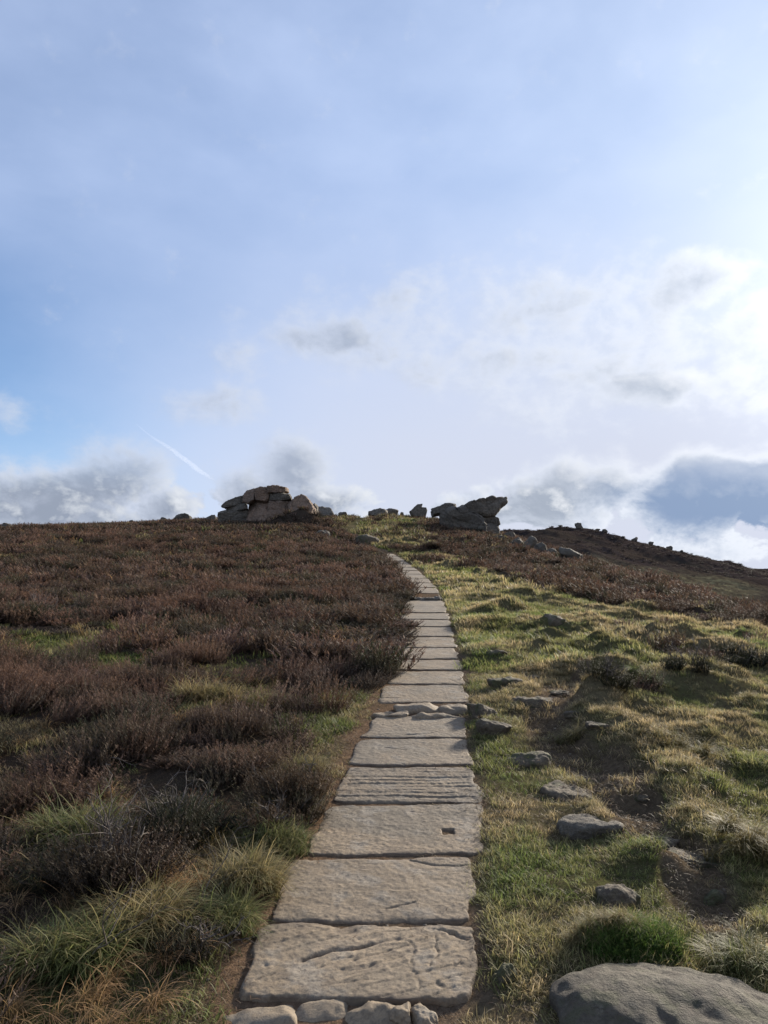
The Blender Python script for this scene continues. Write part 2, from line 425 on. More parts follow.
# ------------------------------------------------------------------ plant templates
def heather_tpl(seed, nsprig, nleaf, R=.22, Ht=.24, w=.0022, leaf=.014, segs=3):
    r = np.random.default_rng(seed)
    V = []; F = []; T = []; RN = []
    def add(vs, fs, ts, rn):
        k = len(V); V.extend(vs); T.extend(ts); RN.extend([rn] * len(vs)); F.extend([[a + k for a in f] for f in fs])
    for i in range(nsprig):
        rr = math.sqrt(r.random()); th = r.random() * 2 * PI
        bx, by = math.cos(th) * rr * R * .35, math.sin(th) * rr * R * .35
        L = Ht * (1.05 - .35 * rr) * (.7 + .45 * r.random())
        ex, ey = math.cos(th) * rr * R * 1.15 + r.normal() * .025, math.sin(th) * rr * R * 1.15 + r.normal() * .025
        pts = []
        for q in range(segs + 1):
            t = q / segs
            pts.append(np.array([bx + (ex - bx) * t ** .8 + r.normal() * .018 * t, by + (ey - by) * t ** .8 + r.normal() * .018 * t, -.04 + (L + .04) * t ** 1.15]))
        rn = r.random(); a = r.random() * PI; side = np.array([math.cos(a), math.sin(a), 0])
        vs = []; ts = []
        for q, p in enumerate(pts):
            ww = w * (1.3 - .9 * q / segs); vs += [p - side * ww, p + side * ww]; ts += [q / segs * .22] * 2
        fs = []
        for q in range(segs): fs += [[2 * q, 2 * q + 1, 2 * q + 3], [2 * q, 2 * q + 3, 2 * q + 2]]
        add(vs, fs, ts, rn)
        for l in range(nleaf):
            t = .30 + .70 * (l + r.random()) / nleaf
            qf = t * segs; q = min(int(qf), segs - 1); p = pts[q] * (1 - (qf - q)) + pts[q + 1] * (qf - q)
            az = r.random() * 2 * PI; d = np.array([math.cos(az), math.sin(az), .35 + r.random() * .9]); d /= np.linalg.norm(d)
            ll = leaf * (.6 + .8 * r.random()) * (1.25 - .5 * t)
            sd = np.cross(d, [0, 0, 1.]); sd /= np.linalg.norm(sd) + 1e-6
            add([p - sd * ll * .24, p + sd * ll * .24, p + d * ll * 1.7], [[0, 1, 2]], [t * .8, t * .8, t], rn * .6 + .4 * r.random())
    return np.array(V), np.array(F), np.array(T), np.array(RN)

def grass_tpl(seed, n, L=.08, w=.0022, R=.04, droop=.8, bias=.5, segs=3, lvar=.5, up=1.0):
    """bias: how far the blades lean to +x"""
    r = np.random.default_rng(seed)
    V = []; F = []; T = []; RN = []
    for i in range(n):
        rr = math.sqrt(r.random()) * R; th = r.random() * 2 * PI
        p = np.array([math.cos(th) * rr, math.sin(th) * rr, -.015])
        az = r.normal() * 1.3 if r.random() < bias else r.random() * 2 * PI
        out = np.array([math.cos(az), math.sin(az), 0]); ln = L * (1 - lvar / 2 + lvar * r.random())
        tilt = (.12 + .5 * r.random()) / up
        d = np.array([out[0] * math.sin(tilt), out[1] * math.sin(tilt), math.cos(tilt)])
        sd = np.array([-math.sin(az + r.normal() * .6), math.cos(az), 0]); sd /= np.linalg.norm(sd)
        dr = droop * (.5 + r.random()); rn = r.random(); k = len(V); ww = w * (.7 + .6 * r.random())
        for q in range(segs + 1):
            t = q / segs
            if q == segs: V.append(p.copy()); T.append(t); RN.append(rn)
            else:
                g = ww * (1 - .55 * t); V += [p - sd * g, p + sd * g]; T += [t, t]; RN += [rn, rn]
            p = p + d * ln / segs
            d = d + (out * .55 - np.array([0, 0, 1.0])) * dr / segs; d /= np.linalg.norm(d)
        for q in range(segs - 1): F += [[k + 2 * q, k + 2 * q + 1, k + 2 * q + 3], [k + 2 * q, k + 2 * q + 3, k + 2 * q + 2]]
        F.append([k + 2 * segs - 2, k + 2 * segs - 1, k + 2 * segs])
    return np.array(V), np.array(F), np.array(T), np.array(RN)

class Scatter:
    def __init__(s): s.V = []; s.F = []; s.C = []; s.off = 0
    def add(s, tpls, x, y, sc, rot, A, B, zsc=None, zoff=0.0, jitter=.45, z=None, tilt=0.0, gamma=1.0, slope=True):
        """instances of templates; A, B (N,3) colours at root and tip"""
        N = len(x)
        if N == 0: return
        z = H(x, y) if z is None else z
        k = RG.integers(0, len(tpls), N)
        zsc = sc if zsc is None else zsc
        for i, (V, F, T, R) in enumerate(tpls):
            m = np.where(k == i)[0]
            if not len(m): continue
            c = np.cos(rot[m])[:, None]; sn = np.sin(rot[m])[:, None]; S = sc[m][:, None]
            vx = V[None, :, 0] * S; vy = V[None, :, 1] * S; vz = V[None, :, 2] * zsc[m][:, None]
            X = vx * c - vy * sn; Y = vx * sn + vy * c
            if tilt:
                tx = RG.normal(size=len(m))[:, None] * tilt; ty = RG.normal(size=len(m))[:, None] * tilt
                X = X + vz * tx; Y = Y + vz * ty
            Vo = np.stack([X + x[m][:, None], Y + y[m][:, None], vz + z[m][:, None] + zoff], -1)
            t = (T ** gamma)[None, :, None]
            lum = (1 - jitter + 2 * jitter * R)[None, :, None]
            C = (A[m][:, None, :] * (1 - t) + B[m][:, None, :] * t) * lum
            s.V.append(Vo.reshape(-1, 3).astype(np.float32)); s.C.append(C.reshape(-1, 3).astype(np.float32))
            Fo = F[None] + (np.arange(len(m)) * len(V))[:, None, None] + s.off
            s.F.append(Fo.reshape(-1, 3).astype(np.int32)); s.off += len(m) * len(V)
    def build(s, name, mat, **kw):
        V = np.concatenate(s.V); F = np.concatenate(s.F); C = np.concatenate(s.C)
        print(name, 'tris', len(F))
        return mesh_np(name, V, F, mat, np.clip(C, .002, 1), False, **kw)

def sample(y0, y1, dens, umax=.66, umin=None):
    umin = -umax if umin is None else umin
    area = (umax - umin) * (y1 ** 2 - y0 ** 2) / 2
    n = int(area * dens)
    y = np.sqrt(RG.random(n) * (y1 ** 2 - y0 ** 2) + y0 ** 2); u = umin + (umax - umin) * RG.random(n)
    return u * y, y
def cols(n, pal, w=None, var=.18):
    pal = np.array(pal); k = RG.choice(len(pal), n, p=w)
    return pal[k] * (1 + var * RG.normal(size=(n, 1))).clip(.5, 1.6)

# keep-out footprints filled by slabs and rocks
KEEP = []
def clear_of(x, y, pad=0.0):
    ok = np.ones(len(x), bool)
    for (cx, cy, rx, ry, ang) in KEEP:
        dx = x - cx; dy = y - cy; c, s = math.cos(ang), math.sin(ang)
        q = ((dx * c + dy * s) / (rx + pad)) ** 2 + ((-dx * s + dy * c) / (ry + pad)) ** 2
        ok &= q > 1
    return ok

# ------------------------------------------------------------------ flagstones
SLABS = [  # (bottom row, xl, xr), (top row, xl, xr), features, label
 ((1000, 239, 469), (923, 263, 474), 'grooved', 'nearest flagstone, deeply scored with slanting grooves, its front lip raised above broken stones'),
 ((919, 267, 471), (857, 296, 474), 'plain', 'smooth pale flagstone directly behind the grooved nearest flagstone'),
 ((853, 300, 480), (804, 326, 485), 'socket', 'flagstone with a small square socket hole near its right edge'),
 ((801, 330, 484), (767, 347, 472), 'striped', 'ribbed flagstone with fine parallel tooling lines, behind the one with the square hole'),
 ((764, 349, 471), (739, 361, 469), 'plain', 'clean flagstone between the ribbed flagstone and the one next to the broken rock band'),
 ((737, 363, 468), (716, 375, 465), 'plain', 'flagstone just in front of the band of broken rock that crosses the path'),
 ((702, 378, 467), (685, 385, 465), 'plain', 'narrow flagstone just behind the band of broken rock that crosses the path'),
 ((683.5, 386, 464), (671, 394, 463), 'plain', 'second flagstone behind the band of broken rock, beside mossy stones'),
 ((669.5, 395, 462), (659.5, 400, 460), 'cracked', 'third flagstone behind the band of broken rock, with a slanting crack'),
 ((658.3, 400, 458), (648, 403, 456), 'plain', 'fourth flagstone behind the band of broken rock, where the heather bulges over the edge'),
 ((647, 0, 456), (637, 0, 454), 'plain', 'fifth flagstone behind the band of broken rock, left end under the heather'),
 ((636, 0, 453), (627.3, 0, 452), 'plain', 'sixth flagstone behind the band of broken rock, left end under the heather'),
 ((626.3, 0, 451), (619.8, 0, 450), 'plain', 'third flagstone in front of the pair of small rocks lying across the upper path'),
 ((619.0, 0, 449), (613, 0, 448), 'plain', 'second flagstone in front of the pair of small rocks lying across the upper path'),
 ((612.3, 0, 447), (600.5, 0, 443), 'plain', 'flagstone stepped just in front of the pair of small rocks lying across the upper path'),
 ((593, 0, 440), (587.8, 0, 437), 'plain', 'flagstone just behind the pair of small rocks on the upper path'),
 ((587.2, 0, 436), (583, 0, 432), 'plain', 'second flagstone behind the pair of small rocks on the upper path'),
 ((582.5, 0, 431), (578.6, 0, 428), 'plain', 'third flagstone behind the pair of small rocks on the upper path'),
 ((578.2, 0, 427), (574.4, 0, 423), 'plain', 'fourth flagstone behind the pair of small rocks on the upper path'),
 ((574.0, 0, 422), (570.8, 0, 419), 'plain', 'fifth flagstone behind the pair of small rocks on the upper path'),
 ((570.4, 0, 418), (567.4, 0, 414), 'plain', 'sixth flagstone behind the pair of small rocks, where the path starts bending left'),
 ((567.1, 0, 413), (564.4, 0, 410), 'plain', 'fifth flagstone from the far end of the path, on its left bend'),
 ((564.1, 0, 409), (561.5, 0, 406), 'plain', 'fourth flagstone from the far end of the path, on its left bend'),
 ((561.2, 0, 405), (558.8, 0, 402), 'plain', 'third flagstone from the far end of the path, narrow in the distance'),
 ((558.5, 0, 401), (556.3, 0, 398), 'plain', 'flagstone before the last one at the far end of the path'),
 ((556.0, 0, 397), (553.8, 0, 393), 'plain', 'farthest flagstone, where the path disappears into the grass below the crest'),
]
def seg2(x, y, ax, ay, bx, by):
    dx, dy = bx - ax, by - ay; t = np.clip(((x - ax) * dx + (y - ay) * dy) / (dx * dx + dy * dy), 0, 1)
    return np.hypot(x - ax - t * dx, y - ay - t * dy), t
SLABPOLY = []
def build_slab(k, bot, top, feat, label):
    def pt(px, row): return at0(px, row)
    def edge(r):
        row, xl, xr = r
        R = pt(xr, row)
        if xl == 0: return np.array([R[0] - .86 - .05 * RG.normal(), R[1], R[2]]), R
        L = pt(xl, row); return L, R
    BL, BR = edge(bot); TL, TR = edge(top)
    if k > 9:
        for q in (BL, TL): q[2] = float(base_z(q[0], q[1])[0])
    res = .0055 if k < 4 else (.008 if k < 7 else (.014 if k < 12 else .03))
    wd = np.linalg.norm(BR - BL); ln = np.linalg.norm(TL - BL)
    nu = max(14, int(wd / res)); nv = max(8, int(ln / res))
    a = np.linspace(-1, 1, nu + 1)[None, :] * np.ones((nv + 1, 1)); b = np.linspace(-1, 1, nv + 1)[:, None] * np.ones((1, nu + 1))
    # slightly finer towards the rim
    a = np.sign(a) * (1 - (1 - np.abs(a)) ** 1.15); b = np.sign(b) * (1 - (1 - np.abs(b)) ** 1.15)
    ca = 1 - .035 * np.abs(b) ** 10; cb = 1 - .045 * np.abs(a) ** 14
    s = (a * ca + 1) / 2; t = (b * cb + 1) / 2
    P = (BL[:, None, None] * ((1 - s) * (1 - t)) + BR[:, None, None] * (s * (1 - t)) + TR[:, None, None] * (s * t) + TL[:, None, None] * ((1 - s) * t))
    X, Y, Z = P
    Z = base_z(X, Y)
    ed = np.maximum(np.abs(a) ** 6, np.abs(b) ** 6)
    X = X + ed * .034 * fbm2(X * 5 + k * 7, Y * 5, 4, 200 + k); Y = Y + ed * .024 * fbm2(X * 6 + k * 3, Y * 6 + 9, 4, 300 + k)
    dr = np.minimum((1 - np.abs(a)) * wd / 2, (1 - np.abs(b)) * ln / 2)         # metres to the rim
    Z = Z + .001 + .002 * np.sin(k * 2.3) * (k > 0)
    if k == 0: Z = Z + .012 * (1 - t)
    Z = Z + .003 * fbm2(X * 2.2 + k, Y * 2.8, 4, 400) + .0013 * fbm2(X * 14, Y * 18, 3, 410) + .0012 * fbm2(X * 60, Y * 60, 2, 411)
    chip = np.maximum(0, fbm2(X * 3 + k * 5, Y * 3, 3, 430 + k))
    nq = fbm2(X * 1.6 + k * 3, Y * 2.2, 3, 460); st_ = np.floor(nq * 3.5) / 3.5      # shallow flaked layers
    Z = Z + .010 * (.35 * nq + .65 * st_) * .38 + .0016 * fbm2(X * 38, Y * 38, 3, 461)
    Z = Z - .004 * np.exp(-dr / .005) - .022 * chip * np.exp(-dr / .018)
    soil = np.exp(-dr / .014) * .8 + .35 * sstep(.25, .6, fbm2(X * 2.5 + 5 * k, Y * 2.5, 4, 450)) * np.exp(-dr / .12)
    if feat == 'grooved':
        def wpt(zx, zy): q = at0(200 + zx / 2.56, 780 + zy / 2.56); return q[0], q[1]
        lines = [([(245, 470), (300, 450), (350, 434)], .016, .012), ([(350, 434), (400, 432), (440, 422), (505, 405)], .024, .016),
                 ([(130, 522), (180, 505), (245, 470)], .012, .009), ([(250, 500), (330, 478), (400, 462), (480, 440), (530, 425)], .006, .006),
                 ([(390, 500), (440, 480), (520, 455)], .005, .005), ([(540, 492), (590, 500), (612, 522), (625, 545)], .008, .007),
                 ([(520, 400), (545, 430), (540, 470), (560, 520), (575, 560)], .004, .004), ([(600, 400), (605, 440), (590, 480)], .006, .006),
                 ([(455, 560), (465, 530), (450, 500)], .006, .006), ([(590, 380), (650, 390), (700, 405)], .010, .010), ([(300, 540), (380, 520), (455, 520)], .005, .005), ([(160, 480), (175, 500), (150, 515)], .006, .006)]
        nz = fbm2(X * 12, Y * 12, 3, 77)
        nz2 = .35 + .9 * vn2(X * 9, Y * 9, 79); brk = sstep(.28, .6, vn2(X * 11 + 3, Y * 14, 80)); nz = fbm2(X * 16, Y * 16, 4, 76) * 1.3
        for pts, dep, wdt in lines:
            dep *= .95; wdt *= .8
            for (p0, p1) in zip(pts[:-1], pts[1:]):
                A = wpt(*p0); B = wpt(*p1); d, _ = seg2(X + nz * .016, Y + nz * .013, *A, *B)
                g = np.exp(-(d / (wdt * nz2)) ** 2); Z = Z - dep * g * (.35 + .65 * brk if dep > .010 else brk); soil = np.maximum(soil, g * (.8 if dep > .011 else .25) * (.4 + .6 * brk))
        A = wpt(372, 380); q = np.exp(-(((X - A[0]) / .055) ** 2 + ((Y - A[1]) / .045) ** 2) ** 2); Z = Z - .008 * q; soil = np.maximum(soil, q * .5)
        # foliated steps across the slope
        ph = (X * .42 - Y * .9) * 15 + fbm2(X * 3, Y * 3, 2, 75) * .8
        Z = Z + .0032 * (ph % 1) ** 2 * sstep(-.3, .3, fbm2(X * 2.5, Y * 2.5, 3, 78))
    if feat == 'striped':
        Z = Z - .004 * (vn2(X * 1.2, Y * 46 + fbm2(X * 2, Y, 2, 5) * .5, 88) > .58) * sstep(.03, .06, dr)
        Z = Z - .004 * np.maximum(0, fbm2(X * 3, Y * 40, 2, 90)); soil = np.maximum(soil, .25 * sstep(.2, .7, vn2(X * 1.5, Y * 40, 91)))
    if feat == 'socket':
        c = at0(448, 831); hx, hy = .031, .036
        ins = np.minimum(hx - np.abs(X - c[0]), hy - np.abs(Y - c[1])); Z = Z - .045 * sstep(-.003, .004, ins); soil = np.maximum(soil, .8 * sstep(-.006, .004, ins))
    if feat in ('cracked', 'plain'):
        rr = np.random.default_rng(900 + k)
        for q in range(2 if feat == 'plain' else 1):
            ax, ay = BL[0] + (BR[0] - BL[0]) * rr.random(), BL[1] + (TL[1] - BL[1]) * rr.random(); an = rr.normal() * .5; l = .12 + .25 * rr.random()
            if feat == 'cracked': ax, ay = (BL + (TR - BL) * .3)[:2]; an = -.45; l = .35
            d, _ = seg2(X, Y + .02 * fbm2(X * 9, Y * 9, 2, k), ax, ay, ax + math.cos(an) * l, ay + math.sin(an) * l)
            g = np.exp(-(d / .006) ** 2); Z = Z - .007 * g; soil = np.maximum(soil, g * .6)
    n, m = nv + 1, nu + 1
    V = np.stack([X, Y, Z], -1).reshape(-1, 3)
    i = np.arange(n - 1)[:, None] * m + np.arange(m - 1)[None, :]
    F = np.stack([i, i + 1, i + 1 + m, i + m], -1).reshape(-1, 4)
    so = soil.ravel()
    rim = np.concatenate([np.arange(m), np.arange(1, n) * m + m - 1, (n - 1) * m + np.arange(m - 2, -1, -1), np.arange(n - 2, 0, -1) * m])
    c0 = V.mean(0); prev = rim; vs = [V]; ss = [so]; fs = [F]; cnt = len(V)
    for lv, (dz, sh) in enumerate([(-.008, 1.006), (-.03, 1.008 + 0), (-.06, .998), (-.11, .98)]):
        R = V[rim].copy(); R[:, :2] = c0[:2] + (R[:, :2] - c0[:2]) * sh; R[:, 2] += dz
        nn = fbm3(R[:, 0] * 12, R[:, 1] * 12, R[:, 2] * 30, 2, k) * .006; R[:, 0] += nn; R[:, 1] += nn
        vs.append(R); ss.append(np.full(len(R), .55)); cur = np.arange(len(rim)) + cnt; cnt += len(rim)
        fs.append(np.stack([np.roll(prev, -1), prev, cur, np.roll(cur, -1)], -1)); prev = cur
    o = mesh_np('flagstone', np.concatenate(vs), np.concatenate(fs), M_SLAB, None, True, attrs={'soil': np.concatenate(ss)})
    tag(o, label, 'flagstone', 'flagstones of the uphill path')
    SLABPOLY.append(np.array([BL[:2], BR[:2], TR[:2], TL[:2]]))
for k, (bo, to, ft, lb) in enumerate(SLABS): build_slab(k, bo, to, ft, lb)

def on_slab(x, y, pad=.0):
    ok = np.zeros(len(x), bool)
    for P in SLABPOLY:
        c = P.mean(0); Q = c + (P - c) * (1 + pad)
        ins = np.ones(len(x), bool)
        for q in range(4):
            a = Q[q]; b = Q[(q + 1) % 4]
            ins &= ((b[0] - a[0]) * (y - a[1]) - (b[1] - a[1]) * (x - a[0])) > 0
        ok |= ins
    return ok

# ------------------------------------------------------------------ rocks
def remesh(V, F, vox, smooth=2):
    me = bpy.data.meshes.new('tmp'); me.from_pydata([tuple(v) for v in V], [], [tuple(f) for f in F]); me.update()
    bm = bmesh.new(); bm.from_mesh(me); bmesh.ops.recalc_face_normals(bm, faces=bm.faces); bm.to_mesh(me); bm.free()
    o = bpy.data.objects.new('tmp', me); COL.objects.link(o)
    md = o.modifiers.new('r', 'REMESH'); md.mode = 'VOXEL'; md.voxel_size = vox
    if smooth:
        sm = o.modifiers.new('s', 'SMOOTH'); sm.iterations = smooth; sm.factor = .5
    dg = bpy.context.evaluated_depsgraph_get(); ev = o.evaluated_get(dg); m2 = ev.to_mesh()
    n = len(m2.vertices); vv = np.empty(n * 3, np.float32); m2.vertices.foreach_get('co', vv)
    nn = np.empty(n * 3, np.float32); m2.vertices.foreach_get('normal', nn)
    nl = len(m2.loops); li = np.empty(nl, np.int32); m2.loops.foreach_get('vertex_index', li)
    tot = np.empty(len(m2.polygons), np.int32); m2.polygons.foreach_get('loop_total', tot)
    ev.to_mesh_clear(); bpy.data.objects.remove(o); bpy.data.meshes.remove(me)
    assert (tot == 4).all()
    return vv.reshape(-1, 3).astype(float), nn.reshape(-1, 3).astype(float), li.reshape(-1, 4)

def rough(V, N, size, amp=.05, strata=.0, seed=0):
    """weathered surface: big lumps, strata ledges, small pitting"""
    f = 1.0 / size
    a = fbm3(V[:, 0] * f * 2.2, V[:, 1] * f * 2.2, V[:, 2] * f * 2.2, 4, seed) * amp * size
    b = fbm3(V[:, 0] * f * 9, V[:, 1] * f * 9, V[:, 2] * f * 9, 3, seed + 9) * amp * .3 * size
    st = 0
    if strata:
        ph = V[:, 2] * f * 4 + V[:, 0] * f * .8 + fbm3(V[:, 0] * f * 1.5, V[:, 1] * f * 1.5, V[:, 2] * f, 2, seed + 3) * .8
        t = ph - np.floor(ph); st = -strata * size * np.exp(-((t - .5) / .09) ** 2)
        pv = V[:, 0] * f * 2.3 + fbm3(V[:, 0] * f, V[:, 1] * f, V[:, 2] * f * 2.5, 3, seed + 5) * .9; tv = pv - np.floor(pv); st = st - strata * 1.6 * size * np.exp(-((tv - .5) / .05) ** 2)
    return V + N * (a + b + st)[:, None]

def hull(points):
    bm = bmesh.new()
    for p in points: bm.verts.new(p)
    r = bmesh.ops.convex_hull(bm, input=bm.verts)
    bmesh.ops.delete(bm, geom=[v for v in bm.verts if not v.link_faces], context='VERTS')
    bm.verts.index_update()
    V = [tuple(v.co) for v in bm.verts]; F = [[v.index for v in f.verts] for f in bm.faces]; bm.free()
    return V, F

def boulder(name, px, row, w, h, d, label, group=None, cat='boulder', seed=1, rz=0, tilt=(0, 0), sink=.3, mat=None, npts=20, power=3.0, amp=.05, strata=0, vox=28, keep=True, where=None):
    """w, h, d in metres; h = height showing above the ground"""
    r = np.random.default_rng(seed); full = h / (1 - sink)
    P = []
    for i in range(npts):
        v = r.normal(size=3); v /= (np.abs(v) ** power).sum() ** (1 / power)
        P.append((v[0] * w / 2, v[1] * d / 2, v[2] * full / 2))
    if label.startswith(('smooth flat', 'wide brown', 'low brown rock', 'long thin', 'dark', 'rounded dark', 'broad dark', 'mossy', 'little', 'small stone', 'low grey')) and px > 470 and row > 670: P = [(x_ * 1.12, y_ * 1.1, max(min(z_, full * .24), -full * .4)) for x_, y_, z_ in P]
    V, F = hull(P); size = max(w, d)
    V, N, F = remesh(V, F, size / vox, 3)
    V = rough(V, N, size, amp * 1.8, strata, seed)
    R = np.array(Euler((tilt[0], tilt[1], rz)).to_matrix()); V = V @ R.T
    p = where if where is not None else at(px, row)
    cz = p[2] - V[:, 2].min() - sink * (V[:, 2].max() - V[:, 2].min())
    cy = p[1] + (d * .30 if where is None else 0)
    o = mesh_np(name, V - [0, 0, 0], F, mat or M_ROCK, None, True)
    o.location = (p[0], cy, p[2] - sink * (V[:, 2].max() - V[:, 2].min()) - V[:, 2].min())
    tag(o, label, cat, group)
    if keep: KEEP.append((p[0], cy, w * .40, d * .40, rz))
    return o

